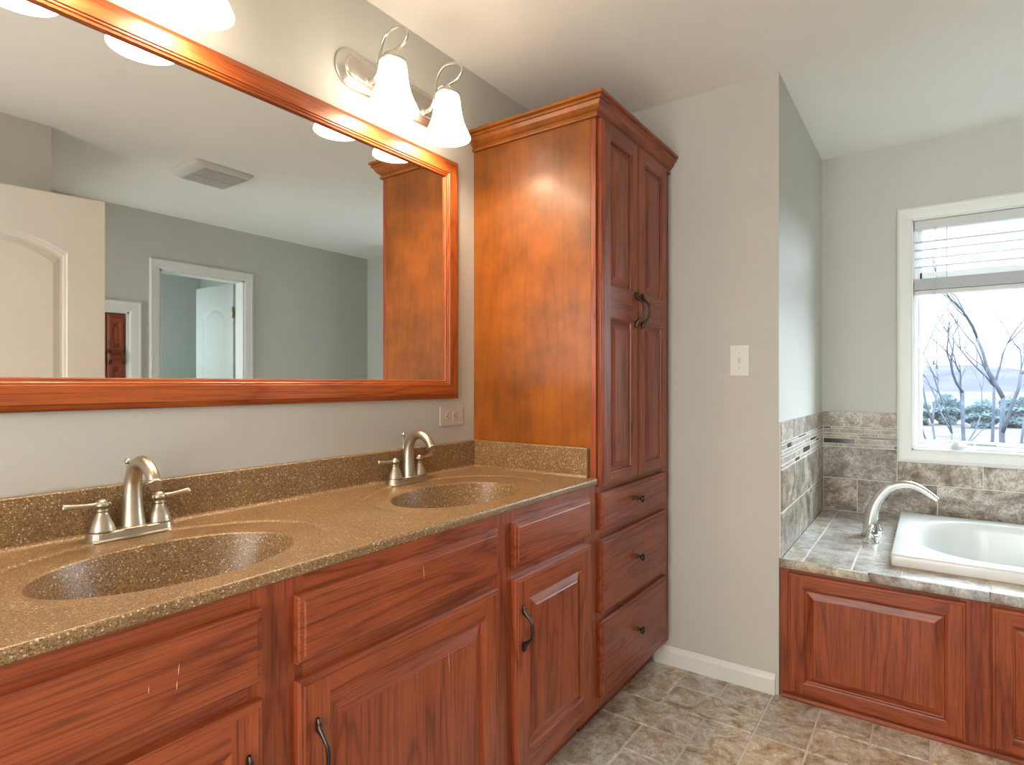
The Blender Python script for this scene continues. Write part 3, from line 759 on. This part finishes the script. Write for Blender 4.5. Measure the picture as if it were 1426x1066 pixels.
# ------------------------------------------------------------------ vanity lights
def vanity_light(xa, xb, label):
    cx = (xa+xb)/2; zp = 2.190
    t = thing('vanity_light', (cx, YW, zp), label, 'wall light', 'vanity lights')
    def stad(hx, hz, y, n=16):
        pts = []
        for k in range(n+1): q = -PI/2+PI*k/n; pts.append((cx+hx-hz+hz*math.cos(q), y, zp+hz*math.sin(q)))
        for k in range(n+1): q = PI/2+PI*k/n; pts.append((cx-hx+hz+hz*math.cos(q), y, zp+hz*math.sin(q)))
        return pts
    mb = MB(); mb.rings([stad(0.232, 0.060, YW-0.0005), stad(0.232, 0.060, YW-0.005), stad(0.228, 0.056, YW-0.009), stad(0.212, 0.041, YW-0.019), stad(0.208, 0.037, YW-0.020), stad(0.206, 0.035, YW-0.027), stad(0.202, 0.031, YW-0.029)], 0, False)
    obj('back_plate', mb, 'satin', t, bevel=0.001)
    for X in (xa, xb):
        yz = [(1.432, 2.166), (1.408, 2.164), (1.391, 2.178), (1.381, 2.215), (1.373, 2.255), (1.354, 2.284), (1.325, 2.295), (1.292, 2.291), (1.267, 2.277), (1.259, 2.258), (1.268, 2.241), (1.292, 2.230), (1.324, 2.227), (1.350, 2.230), (1.364, 2.222), (1.361, 2.209), (1.350, 2.205)]
        mb = MB(); rr = [0.009, 0.0085, 0.0065] + [0.0046]*11 + [0.0044, 0.0042, 0.0035]
        mb.tube(smooth_path([(X, y, z) for y, z in yz]), lerp_list(rr), 12)
        mb.lathe((X, 1.432, 2.166), [(0.016, -0.003), (0.016, 0.002), (0.009, 0.006)], 'y', 18)
        obj('arm', mb, 'satin', t)
        sy = 1.322
        mb = MB(); mb.lathe((X, sy, 2.196), [(0.0395, -0.006), (0.0405, -0.003), (0.0405, 0.002), (0.030, 0.007), (0.020, 0.016), (0.013, 0.026), (0.009, 0.032), (0.004, 0.034)], 'z', 24)
        obj('shade_holder', mb, 'satin', t)
        mb = MB()
        po = [(0.0365, 0.146), (0.0400, 0.140), (0.0430, 0.125), (0.0450, 0.105), (0.0490, 0.080), (0.0555, 0.054), (0.0640, 0.032), (0.0720, 0.016), (0.0770, 0.005), (0.0785, 0.0)]
        mb.lathe((X, sy, 2.047), po+[(r-0.003, z) for r, z in reversed(po)], 'z', 40, 0, False, False)
        sh = obj('lamp_shade', mb, 'shade', t)
        mb = MB(); mb.lathe((X, sy, 2.09), [(0.004, -0.03), (0.02, -0.024), (0.028, -0.008), (0.028, 0.008), (0.02, 0.03), (0.013, 0.05), (0.013, 0.098)], 'z', 18)
        obj('bulb', mb, 'bulb', sh)
    return t
vanity_light(1.235, 1.482, 'two-shade nickel vanity light beside the tall cabinet')
vanity_light(0.403, 0.650, 'vanity light cut off at top left, above the near basin')

# ------------------------------------------------------------------ outlet and switch
ot = thing('wall_outlet', (1.653, YW, 1.099), 'white double outlet plate mounted sideways right of the far faucet', 'outlet')
mb = MB(); mb.box(1.588, 1.718, YW-0.0065, YW-0.0003, 1.062, 1.136); obj('cover_plate', mb, 'plastic', ot, bevel=0.004, seg=3)
for ox in (1.631, 1.672):
    mb = MB(); mb.lathe((ox, YW-0.006, 1.099), [(0.0175, 0), (0.0175, 0.002), (0.016, 0.003)], 'y', 24)
    r_ = obj('receptacle', mb, 'plastic', ot)
    mb = MB(); y_ = YW-0.0093
    mb.box(ox-0.004, ox+0.004, y_, y_+0.001, 1.1035, 1.1055); mb.box(ox-0.003, ox+0.003, y_, y_+0.001, 1.0915, 1.0935); mb.lathe((ox-0.009, y_+0.001, 1.099), [(0.0026, 0), (0.0026, 0.001)], 'y', 12)
    obj('slots', mb, 'dark_slot', r_)
mb = MB(); mb.lathe((1.6515, YW-0.006, 1.099), [(0.003, 0), (0.003, 0.0012)], 'y', 12); obj('screw', mb, 'satin', ot)

sw = thing('light_switch', (XP, 0.6265, 1.3125), 'white single toggle light switch on the partition wall', 'light switch')
mb = MB(); mb.box(XP-0.0065, XP-0.0003, 0.589, 0.664, 1.250, 1.376); obj('cover_plate', mb, 'white_trim', sw, bevel=0.004, seg=3)
mb = MB(); mb.box(XP-0.0072, XP-0.006, 0.6215, 0.6315, 1.302, 1.324); obj('toggle_slot', mb, 'plastic', sw)
mb = MB(); mb.add([(XP-0.006, 0.6225, 1.306), (XP-0.006, 0.6305, 1.306), (XP-0.006, 0.6305, 1.320), (XP-0.006, 0.6225, 1.320), (XP-0.019, 0.6235, 1.302), (XP-0.019, 0.6295, 1.302), (XP-0.017, 0.6295, 1.309), (XP-0.017, 0.6235, 1.309)], [(0,1,5,4),(1,2,6,5),(2,3,7,6),(3,0,4,7),(4,5,6,7)])
obj('toggle', mb, 'white_trim', sw, bevel=0.0008)
for zz in (1.283, 1.343):
    mb = MB(); mb.lathe((XP-0.006, 0.6265, zz), [(0.003, 0), (0.003, 0.0012)], 'x', 12); obj('screw', mb, 'plastic', sw)

# ------------------------------------------------------------------ wall tile round the tub
ZD = 0.538                      # deck top
def wall_tiles(name, tiles, mos, place, label, backing):
    mb = MB(); tv = []
    def tile(a0, a1, z0, z1, mi, th, g=0.0048, r=None):
        a0 += g/2; a1 -= g/2; z0 += g/2; z1 -= g/2
        if a1-a0 < 0.003 or z1-z0 < 0.002: return
        q = 0.0012; r = random.random() if r is None else r
        A = [place(a0, z0, 0), place(a1, z0, 0), place(a1, z1, 0), place(a0, z1, 0)]
        B = [place(a0, z0, th-q), place(a1, z0, th-q), place(a1, z1, th-q), place(a0, z1, th-q)]
        C = [place(a0+q, z0+q, th), place(a1-q, z0+q, th), place(a1-q, z1-q, th), place(a0+q, z1-q, th)]
        fs = [(8, 9, 10, 11)]
        for k in range(4): j = (k+1) % 4; fs += [(k, j, 4+j, 4+k), (4+k, 4+j, 8+j, 8+k)]
        mb.add(A+B+C, fs, mi); tv.extend([r]*9)
    for t in tiles: tile(*t, 0, 0.0095)
    for a0, a1, z0, z1, mi in mos: tile(a0, a1, z0, z1, mi, 0.0085, 0.0036)
    for (a0, a1, z0, z1) in backing:
        A = [place(a, z, d) for d in (0.0003, 0.0068) for a, z in ((a0, z0), (a1, z0), (a1, z1), (a0, z1))]
        mb.add(A, [(3,2,1,0),(4,5,6,7),(0,1,5,4),(1,2,6,5),(2,3,7,6),(3,0,4,7)], 3); tv.extend([0.5]*6)
    return struct(name, mb, ['wall_tile', 'mosaic', 'mosaic_dark', 'pale_grout'], label, tiles=tv)
def mosaic(a_list, rows=((0.978, 0.989), (0.954, 0.978), (0.941, 0.954), (0.937, 0.941), (0.900, 0.927), (0.927, 0.937), (0.881, 0.900))):
    return []
def mosaic_fill(a0, a1, dark, step):
    """rows of thin sticks between a0<a1; dark = list of (row, b0, b1)"""
    rows = [(0.977, 0.988), (0.9545, 0.977), (0.939, 0.9545), (0.926, 0.939), (0.8985, 0.926), (0.881, 0.8985)]
    out = []
    for k, (z0, z1) in enumerate(rows):
        cuts = sorted([(b0, b1) for r, b0, b1 in dark if r == k])
        x = a0
        def light(u0, u1):
            u = u0
            while u < u1-1e-6:
                n = min(u1, u+step*random.uniform(0.6, 1.5))
                if u1-n < step*0.25: n = u1
                out.append((u, n, z0, z1, 1)); u = n
        for b0, b1 in cuts:
            light(x, b0); out.append((b0, b1, z0, z1, 2)); x = b1
        light(x, a1)
    return out
# window wall: a = -y (so a grows away from the corner)
tl = []
for k in range(8):
    a = -YE+0.0095
    s0 = a if k == 0 else -0.31+0.343*(k-1)
    s1 = -0.31+0.343*k
    if s0 < 1.0: tl.append((s0, min(s1, 1.0), ZD+0.002, 0.713))
zc0 = WZ0-0.062
tl.append((-YE+0.0095, -0.134, 0.713, 0.881)); tl.append((-YE+0.0095, -0.134, 0.988, 1.070))
for k in range(4): tl.append((-0.134+0.343*k, min(1.0, 0.209+0.343*k), 0.713, zc0))
mos = mosaic_fill(-YE+0.0095, -0.134, [(0, -0.4695, -0.433), (3, -0.302, -0.134), (4, -0.4695, -0.320), (5, -0.150, -0.134)], 0.10)
wall_tiles('wall_tile_right', tl, mos, lambda a, z, d: (XF-d, -a, z), 'brown stone wall tile with a dark mosaic strip below the window',
           [(-YE+0.001, -0.134, ZD, 1.069), (-0.134, 1.0, ZD, zc0)])
# return wall: a = x, faces -y
tl = [(2.472, 2.91, ZD+0.002, 0.713), (2.91, 3.253, ZD+0.002, 0.713), (3.253, XF-0.008, ZD+0.002, 0.713)]
tl += [(2.472, 2.742, 0.713, 0.881), (2.742, 3.085, 0.713, 0.881), (3.085, 3.428, 0.713, 0.881), (3.428, XF-0.008, 0.713, 0.881)]
tl += [(2.472, 2.72, 0.988, 1.070), (2.72, 3.06, 0.988, 1.070), (3.06, 3.40, 0.988, 1.070), (3.40, XF-0.008, 0.988, 1.070)]
mos = mosaic_fill(2.472, XF-0.008, [(1, 2.595, 2.677), (0, 2.852, 3.027), (2, 3.17, 3.343), (4, 2.967, 3.141), (5, 2.773, 2.869), (0, 3.43, 3.579), (3, 3.34, 3.44)], 0.13)
wall_tiles('wall_tile_partition', tl, mos, lambda a, z, d: (a, YE-d, z), 'pale stone wall tile with mosaic strip on the return wall', [(2.472, XF-0.001, ZD, 1.069)])

# ------------------------------------------------------------------ tub surround (deck and panelled front)
TXF = 2.484
ts = thing('tub_surround', (3.03, -0.53, 0), 'cherry panelled tub surround with a pale stone tile deck', 'tub surround')
YT0, YT1 = -1.55, YE-0.0105
tfront = lambda u, w, d: (TXF-0.019+d, -u, w)
mb = MB()
for u0, u1 in ((-YE+0.0008, -0.425), (0.085, 0.185), (0.66, 0.76), (1.255, 1.549)): mb.box(TXF, TXF+0.019, -u1, -u0, 0.001, 0.503)
for u0, u1 in ((-0.425, 0.085), (0.185, 0.66), (0.76, 1.255)):
    mb.box(TXF, TXF+0.019, -u1, -u0, 0.47, 0.503, 1); mb.box(TXF, TXF+0.019, -u1, -u0, 0.001, 0.045, 1)
obj('face_frame', mb, ['wood_z', 'wood_y'], ts)
for u0, u1 in ((-0.447, 0.100), (0.165, 0.68), (0.745, 1.27)):
    mb = MB(); front_panel(mb, (u0, u1, 0.022, 0.488), [(u0+0.052, u1-0.050, 0.072, 0.438)], tfront)
    obj('raised_panel', mb, ['wood_z', 'wood_y'], ts)
mb = MB(); mb.rings([[(TXF, y, 0.001), (TXF-0.019, y, 0.001), (TXF-0.019, y, 0.007), (TXF-0.014, y, 0.015), (TXF-0.004, y, 0.020), (TXF, y, 0.020)] for y in (YT0, YT1)], 0, False)
obj('base_moulding', mb, 'wood_y', ts)
# deck: edge tiles and top tiles with a cut-out for the tub
CX0, CX1, CY0, CY1 = 2.64, 3.45, -1.36, 0.080          # hole below the tub rim
DK0 = 2.466
rects = []
rows = [YT1, 0.395, 0.232, 0.08]
xs_edge = [DK0, 2.585, 2.80, 3.11, 3.42, XF-0.0105]
for r in range(3):
    y1_, y0_ = rows[r], rows[r+1]
    cuts = [[DK0, 2.59, 2.683, 3.02, 3.36, XF-0.0105], [DK0, 2.80, 3.14, 3.45, XF-0.0105], [DK0, 2.64, 2.98, 3.32, XF-0.0105]][r]
    for a0, a1 in zip(cuts[:-1], cuts[1:]): rects.append((a0, a1, y0_, y1_))
ys = [0.08, -0.165, -0.50, -0.84, -1.18, YT0]
for y1_, y0_ in zip(ys[:-1], ys[1:]):
    rects.append((DK0, CX0, y0_, y1_)); rects.append((CX1, XF-0.0105, y0_, y1_))
mb, tv = tile_field(rects, ZD-0.012, ZD, 0.004)
n0 = len(mb.f)
# front edge strip
yc = YE-0.0008
while yc > YT0+0.01:
    yn = max(YT0, yc-random.choice((0.24, 0.30, 0.34)))
    r_ = random.random()
    pr = [(DK0, 0.503), (DK0-0.004, 0.505), (DK0-0.006, 0.520), (DK0-0.004, 0.532), (DK0+0.002, ZD)]
    mb.rings([[(x, y, z) for x, z in pr] for y in (yn+0.0015, yc-0.0015)], 0, True, True, True, closed=True)
    tv += [r_]*(5+2); yc = yn
# substrate
for b_ in ((TXF-0.016, CX0, YT0, YT1), (CX1, XF-0.0105, YT0, YT1), (CX0, CX1, CY1, YT1), (CX0, CX1, YT0, CY0)):
    mb.box(b_[0], b_[1], b_[2], b_[3], 0.505, ZD-0.0015, 1); tv += [0.5]*6
obj('tile_deck', mb, ['deck_tile', 'grout'], ts, tiles=tv)

# ------------------------------------------------------------------ bathtub
tub = thing('bathtub', (3.04, -0.64, ZD), 'white drop-in bathtub with a raised rim below the window', 'bathtub')
BX0, BX1, BY0, BY1 = 2.603, 3.492, -1.42, 0.118
ZR = 0.584
def rrect(x0, x1, y0, y1, r, z, n=10):
    pts = []
    for cx_, cy_, q0 in ((x1-r, y1-r, 0), (x0+r, y1-r, PI/2), (x0+r, y0+r, PI), (x1-r, y0+r, 1.5*PI)):
        for k in range(n+1): q = q0+PI/2*k/n; pts.append((cx_+r*math.cos(q), cy_+r*math.sin(q), z))
    return pts
mb = MB()
def rr(ins, r, z): return rrect(BX0+ins, BX1-ins, BY0+ins, BY1-ins, r, z)
IX0, IX1, IY0, IY1 = 2.690, 3.415, -1.30, 0.045
def ri(ins, r, z): return rrect(IX0+ins, IX1-ins, IY0+ins*1.3, IY1-ins*1.3, r, z)
mb.rings([rr(0.012, 0.010, ZD+0.001), rr(0.004, 0.012, ZD+0.001), rr(0.001, 0.012, ZD+0.004), rr(0.0, 0.012, ZR-0.008), rr(0.002, 0.013, ZR-0.003), rr(0.007, 0.015, ZR),
          ri(-0.012, 0.25, ZR-0.001), ri(-0.004, 0.25, ZR-0.0035), ri(0.003, 0.25, ZR-0.012), ri(0.010, 0.245, ZR-0.04), ri(0.03, 0.24, ZR-0.16), ri(0.055, 0.23, ZR-0.29), ri(0.085, 0.21, ZR-0.36), ri(0.13, 0.18, ZR-0.395), ri(0.19, 0.14, ZR-0.405)], 0, True, False, True)
obj('tub_shell', mb, 'acrylic', tub)
mb = MB(); mb.lathe((3.05, -0.055, 0.185), [(0.032, 0), (0.032, 0.003), (0.02, 0.005)], 'z', 20); obj('drain', mb, 'chrome', tub)
mb = MB(); mb.box(BX0-0.003, BX1+0.003, BY0-0.003, BY0+0.01, ZD+0.0003, ZD+0.004); mb.box(BX0-0.004, BX0+0.01, BY0, BY1+0.003, ZD+0.0003, ZD+0.0045); mb.box(BX0, BX1, BY1-0.01, BY1+0.003, ZD+0.0003, ZD+0.004); mb.box(BX1-0.01, BX1+0.003, BY0, BY1, ZD+0.0003, ZD+0.004)
o_ = obj('caulk_bead', mb, 'glue', tub); o_['label'] = 'brown stained caulk line'

# ------------------------------------------------------------------ tub faucet
tf = thing('tub_faucet', (3.08, 0.215, ZD), 'arched nickel tub faucet on the tile deck beside the bathtub', 'faucet')
X = 3.08
pts = [(0.217, ZD+0.004), (0.216, 0.60), (0.206, 0.655), (0.186, 0.705), (0.150, 0.753), (0.108, 0.776), (0.066, 0.779), (0.026, 0.763), (-0.006, 0.741), (-0.030, 0.722)]
mb = MB(); mb.tube(smooth_path([(X, y, z) for y, z in pts]), lerp_list([0.030, 0.027, 0.0245, 0.0215, 0.0185, 0.0165, 0.0150, 0.0135, 0.0118, 0.0085]), 22)
sp_ = obj('spout', mb, 'satin', tf)
mb = MB(); mb.lathe((X, 0.217, ZD+0.0003), [(0.036, 0), (0.036, 0.004), (0.031, 0.008)], 'z', 28); obj('spout_flange', mb, 'satin', sp_)
for hx in (2.945, 3.215):
    mb = MB(); mb.lathe((hx, 0.205, ZD+0.0003), [(0.031, 0), (0.031, 0.003), (0.027, 0.006), (0.020, 0.018), (0.014, 0.032), (0.0115, 0.044), (0.013, 0.047), (0.013, 0.050)], 'z', 26)
    h_ = obj('handle', mb, 'chrome', tf); h_['label'] = 'polished chrome handle'
    mb = MB(); mb.sphere((hx, 0.205, ZD+0.061), 0.0155, n=20)
    mb.tube([(hx, 0.205, ZD+0.061), (hx-0.02, 0.203, ZD+0.068), (hx-0.045, 0.2, ZD+0.07), (hx-0.055, 0.199, ZD+0.069)], [0.007, 0.0058, 0.0075, 0.005], 14)
    obj('lever', mb, 'chrome', h_)

# ------------------------------------------------------------------ interior doors (white, arched panels)
def arched_door(name, hinge, ang, width, label, height=2.03, z0=0.008, flip=1, hinges_at=(0.25, 1.05, 1.80), knob_=(0, 1)):
    """slab in local coords: u 0..width from the hinge edge, d thickness, then rotated about the hinge"""
    th = 0.035
    R = Matrix.Translation(Vector((hinge[0], hinge[1], 0))) @ Matrix.Rotation(ang, 4, 'Z')
    H = z0+height
    st = 0.135 if width > 0.7 else 0.105
    pl, pr = st, width-st
    def outline(e, side, low):
        # closed loop of the panel opening, shrunk by e
        pts = []
        if low:
            return [(pl+e, z0+0.24+e), (pr-e, z0+0.24+e), (pr-e, z0+0.80-e), (pl+e, z0+0.80-e)]
        zb, zt, rise = z0+0.98+e, H-0.175-e, 0.075
        pts = [(pl+e, zb), (pr-e, zb)]
        n = 16
        for k in range(n+1):
            t = k/n; u = pr-e+(pl-pr+2*e)*t
            pts.append((u, zt-rise*(2*t-1)**2))
        return pts
    mb = MB()
    for face in (0, 1):
        dd = 0.0 if face == 0 else th
        sg = 1 if face == 0 else -1
        P = lambda u, z, d: (u, dd+sg*d, z)
        def quad(u0, u1, za, zb_): mb.add([P(u0, za, 0), P(u1, za, 0), P(u1, zb_, 0), P(u0, zb_, 0)], [(0, 1, 2, 3)])
        quad(0, pl, z0, H); quad(pr, width, z0, H); quad(pl, pr, z0, z0+0.24); quad(pl, pr, z0+0.80, z0+0.98)
        o = outline(0, face, False)
        arc = o[2:]
        for a, b_ in zip(arc[:-1], arc[1:]): mb.add([P(a[0], a[1], 0), P(b_[0], b_[1], 0), P(b_[0], H, 0), P(a[0], H, 0)], [(0, 1, 2, 3)])
        for low in (True, False):
            L = [[P(u, z, d) for u, z in outline(e, face, low)] for e, d in ((0, 0), (0.004, 0.004), (0.012, 0.006), (0.018, 0.009), (0.026, 0.009), (0.050, 0.003))]
            mb.rings(L, 0, False, False, True)
    for (a, b_) in (((0, z0), (0, H)), ((width, z0), (width, H))):
        mb.add([(a[0], 0, a[1]), (b_[0], 0, b_[1]), (b_[0], th, b_[1]), (a[0], th, a[1])], [(0, 1, 2, 3)])
    mb.add([(0, 0, z0), (width, 0, z0), (width, th, z0), (0, th, z0)], [(0, 1, 2, 3)])
    mb.add([(0, 0, H), (width, 0, H), (width, th, H), (0, th, H)], [(0, 1, 2, 3)])
    mb.transform(R)
    d = struct(name, mb, 'door_paint', label, origin=(hinge[0], hinge[1], 0))
    for hz in hinges_at:
        g = MB(); g.tube([(0, -0.005, hz-0.045), (0, -0.005, hz+0.045)], 0.006, 10); g.box(-0.002, 0.0, 0.0, th*0.8, hz-0.044, hz+0.044); g.transform(R)
        h = obj('hinge', g, 'brass', d); h['label'] = 'brass hinge'
    if knob_:
        for s in knob_:
            g = MB(); yy = -0.0005 if s == 0 else th+0.0005; k = -1 if s == 0 else 1
            g.rings([[(width-0.065+r*math.cos(2*PI*j/18), yy+k*h, 0.95+r*math.sin(2*PI*j/18)) for j in range(18)] for r, h in ((0.032, 0), (0.032, 0.006), (0.012, 0.012), (0.011, 0.03), (0.024, 0.04), (0.027, 0.055), (0.018, 0.066), (0.004, 0.068))], 0, True)
            g.transform(R); obj('door_knob', g, 'satin', d)
    return d
arched_door('door_1', (0.331, -0.297), math.radians(10.0), 0.775, 'white arched-panel door standing open, large at the left in the mirror', knob_=(0,))
arched_door('door_2', (2.580, -1.735), math.radians(-92.0), 0.56, 'white arched-panel door swung into the small room, seen in the mirror')

# dark cabinet standing in the cased opening across the room
cf = thing('wardrobe', (1.53, -1.83, 0), 'dark red-brown wardrobe in a white cased opening, seen in the mirror', 'wardrobe')
YC = -1.617
bfront = lambda u, w, d: (u, YC-d, w)
mb = MB(); mb.box(1.316, 1.750, -2.05, YC-0.020, 0.001, 1.696); obj('carcass', mb, 'wood_z', cf)
for a, b_, hs in ((1.320, 1.636, (1.615,)), (1.640, 1.747, (1.653, 1.735))):
    mb = MB(); e = 0.03 if b_-a < 0.2 else 0.05
    front_panel(mb, (a, b_, 0.02, 1.692), [(a+e, b_-e, 0.10, 1.335), (a+e, b_-e, 1.455, 1.64)], bfront)
    d_ = obj('cabinet_door', mb, ['wood_z', 'wood_x'], cf)
    for h in hs: h_ = obj('handle', pull(h, 1.35, 1.45, bfront), 'bronze', d_)

# ------------------------------------------------------------------ bathroom fan in the ceiling
fn = thing('exhaust_fan', (1.76, -0.49, CZ), 'white ceiling exhaust fan grille seen in the mirror', 'exhaust fan')
def rc(x0, x1, y0, y1, r, z): return rrect(x0, x1, y0, y1, r, z, 6)
mb = MB(); mb.rings([rc(1.592, 1.928, -0.655, -0.325, 0.02, CZ-0.0004), rc(1.592, 1.928, -0.655, -0.325, 0.02, CZ-0.006), rc(1.602, 1.918, -0.645, -0.335, 0.02, CZ-0.016), rc(1.640, 1.905, -0.630, -0.350, 0.015, CZ-0.030)], 0, True, True, True)
g_ = obj('grille_cover', mb, 'fan_plastic', fn)
for y0_, y1_ in ((-0.622, -0.497), (-0.483, -0.358)):
    mb = MB()
    for k in range(14):
        a = 1.655+0.0172*k; mb.box(a, a+0.010, y0_, y1_, CZ-0.0335, CZ-0.0295)
    mb.box(1.650, 1.897, y0_, y1_, CZ-0.0315, CZ-0.0295)
    obj('louvre', mb, 'fan_mesh', fn)

# ------------------------------------------------------------------ outdoors
GZ = -3.2
mb = MB()
nx, ny = 40, 40
for i in range(nx+1):
    for j in range(ny+1):
        x = 5+ (i/nx)**2*395; y = -260+520*j/ny
        mb.v.append((x, y, GZ + 0.012*max(0, x-60)*0.25 + 0.3*math.sin(x*0.05+y*0.03)))
for i in range(nx):
    for j in range(ny):
        a = i*(ny+1)+j; mb.f.append((a, a+1, a+ny+2, a+ny+1)); mb.m.append(0); mb.s.append(True)
struct('ground_outside', mb, 'field', 'pale dry grass field outside the window')
mb = MB()
n = 120; rows = []
for (x, k) in ((300, 0), (330, 0.55), (380, 1.0), (460, 0.9)):
    rows.append([(x, -330+660*j/n, -3+k*(13.5+3.0*math.sin(j*0.21)+1.6*math.sin(j*0.57+1)+0.7*random.random())) for j in range(n+1)])
mb.rings(rows, 0, True, False, False, closed=False)
struct('hills', mb, 'hill', 'low wooded hills on the horizon')

def shrub(x, y, w, h, label):
    mb = MB(); bm = bmesh.new(); bmesh.ops.create_icosphere(bm, subdivisions=5, radius=1)
    r = random.Random(x*13+y)
    ph = [r.uniform(0, 6) for _ in range(6)]
    for v in bm.verts:
        p = v.co
        k = 1+0.16*math.sin(5*p.x+ph[0])*math.sin(4*p.y+ph[1])+0.13*math.sin(9*p.z+ph[2]+3*p.x)+0.08*math.sin(17*p.x+ph[3])*math.sin(15*p.y+ph[4])*math.sin(16*p.z+ph[5])+r.uniform(-0.10, 0.10)
        v.co = p*k
    vs = [(x+v.co.x*w, y+v.co.y*w, GZ+h*0.45+v.co.z*h*0.55+0.25*max(0,(x-60)*0.012)) for v in bm.verts]
    mb.add(vs, [[v.index for v in f.verts] for f in bm.faces], 0, False); bm.free()
    return tag(obj('evergreen_shrub', mb, 'shrub', origin=(x, y, GZ)), label, 'shrub', 'shrubs along the field edge')
def bare_tree(x, y, stems, label, seed, h=6.0, r0=0.11):
    r = random.Random(seed); mb = MB(); base = Vector((x, y, GZ-0.1))
    def grow(p, d, L, rad, depth):
        pts = [p]; q = p.copy(); dv = d.copy()
        for k in range(4):
            wv = 0.05 if depth == 5 else 0.2
            dv = (dv+Vector((r.uniform(-wv, wv), r.uniform(-wv, wv), r.uniform(-.03, .10)))).normalized()
            q = q+dv*L/4; pts.append(q.copy())
        mb.tube(pts, [rad*(1-0.11*k) for k in range(5)], 7 if depth > 2 else 5, cap=True)
        if depth == 0: return
        for k in range(r.choice((2, 3)) if depth > 1 else 3):
            nd = (dv+Vector((r.uniform(-.75, .75), r.uniform(-.75, .75), r.uniform(-.2, .45)))).normalized()
            grow(pts[r.choice((2, 3, 4))] if k else pts[4], nd, L*(r.uniform(.38, .5) if depth == 5 else r.uniform(.58, .82)), rad*(0.58 if depth == 5 else 0.5), depth-1)
    for (dx, dy, L, rad) in stems: grow(base, Vector((dx, dy, 1)).normalized(), L, rad, 5)
    o = tag(obj('bare_tree', mb, 'bark', origin=(x, y, GZ)), label, 'tree', 'bare trees outside the window')
    return o
bare_tree(22, -1.75, [(0, 0.01, 4.1, 0.105)], 'bare forked tree with the thickest trunk, right side of the window view', 11)
bare_tree(15, -0.37, [(0, 0.05, 3.7, 0.036), (0, -0.03, 3.5, 0.03)], 'slim bare tree splitting low, nearest the left window frame', 5)
bare_tree(26, -1.13, [(0, 0.02, 4.2, 0.085)], 'crooked bare tree in the middle of the window view', 23)
bare_tree(30, -1.95, [(0, 0.02, 4.4, 0.075)], 'faint slender bare tree between the middle and thickest trunks', 31)
bare_tree(19, -1.62, [(0, -0.06, 3.8, 0.045)], 'thin bare tree leaning right at the right edge of the view', 47)
for k, (y, w, h) in enumerate([(1.2, 1.35, 2.4), (-1.6, 1.25, 3.0), (-4.3, 1.3, 2.5), (-7.2, 1.4, 2.9), (-10.4, 1.5, 2.7), (4.3, 1.5, 2.8)]):
    shrub(78+3*math.sin(k*2.1), y, w, h, ['evergreen shrub at the left end of the hedge line outside', 'small evergreen shrub behind the crooked tree', 'evergreen shrub behind the thickest bare tree', 'evergreen shrub at the right edge of the window view', 'evergreen shrub far right of the hedge line', 'evergreen shrub far left of the hedge line'][k])
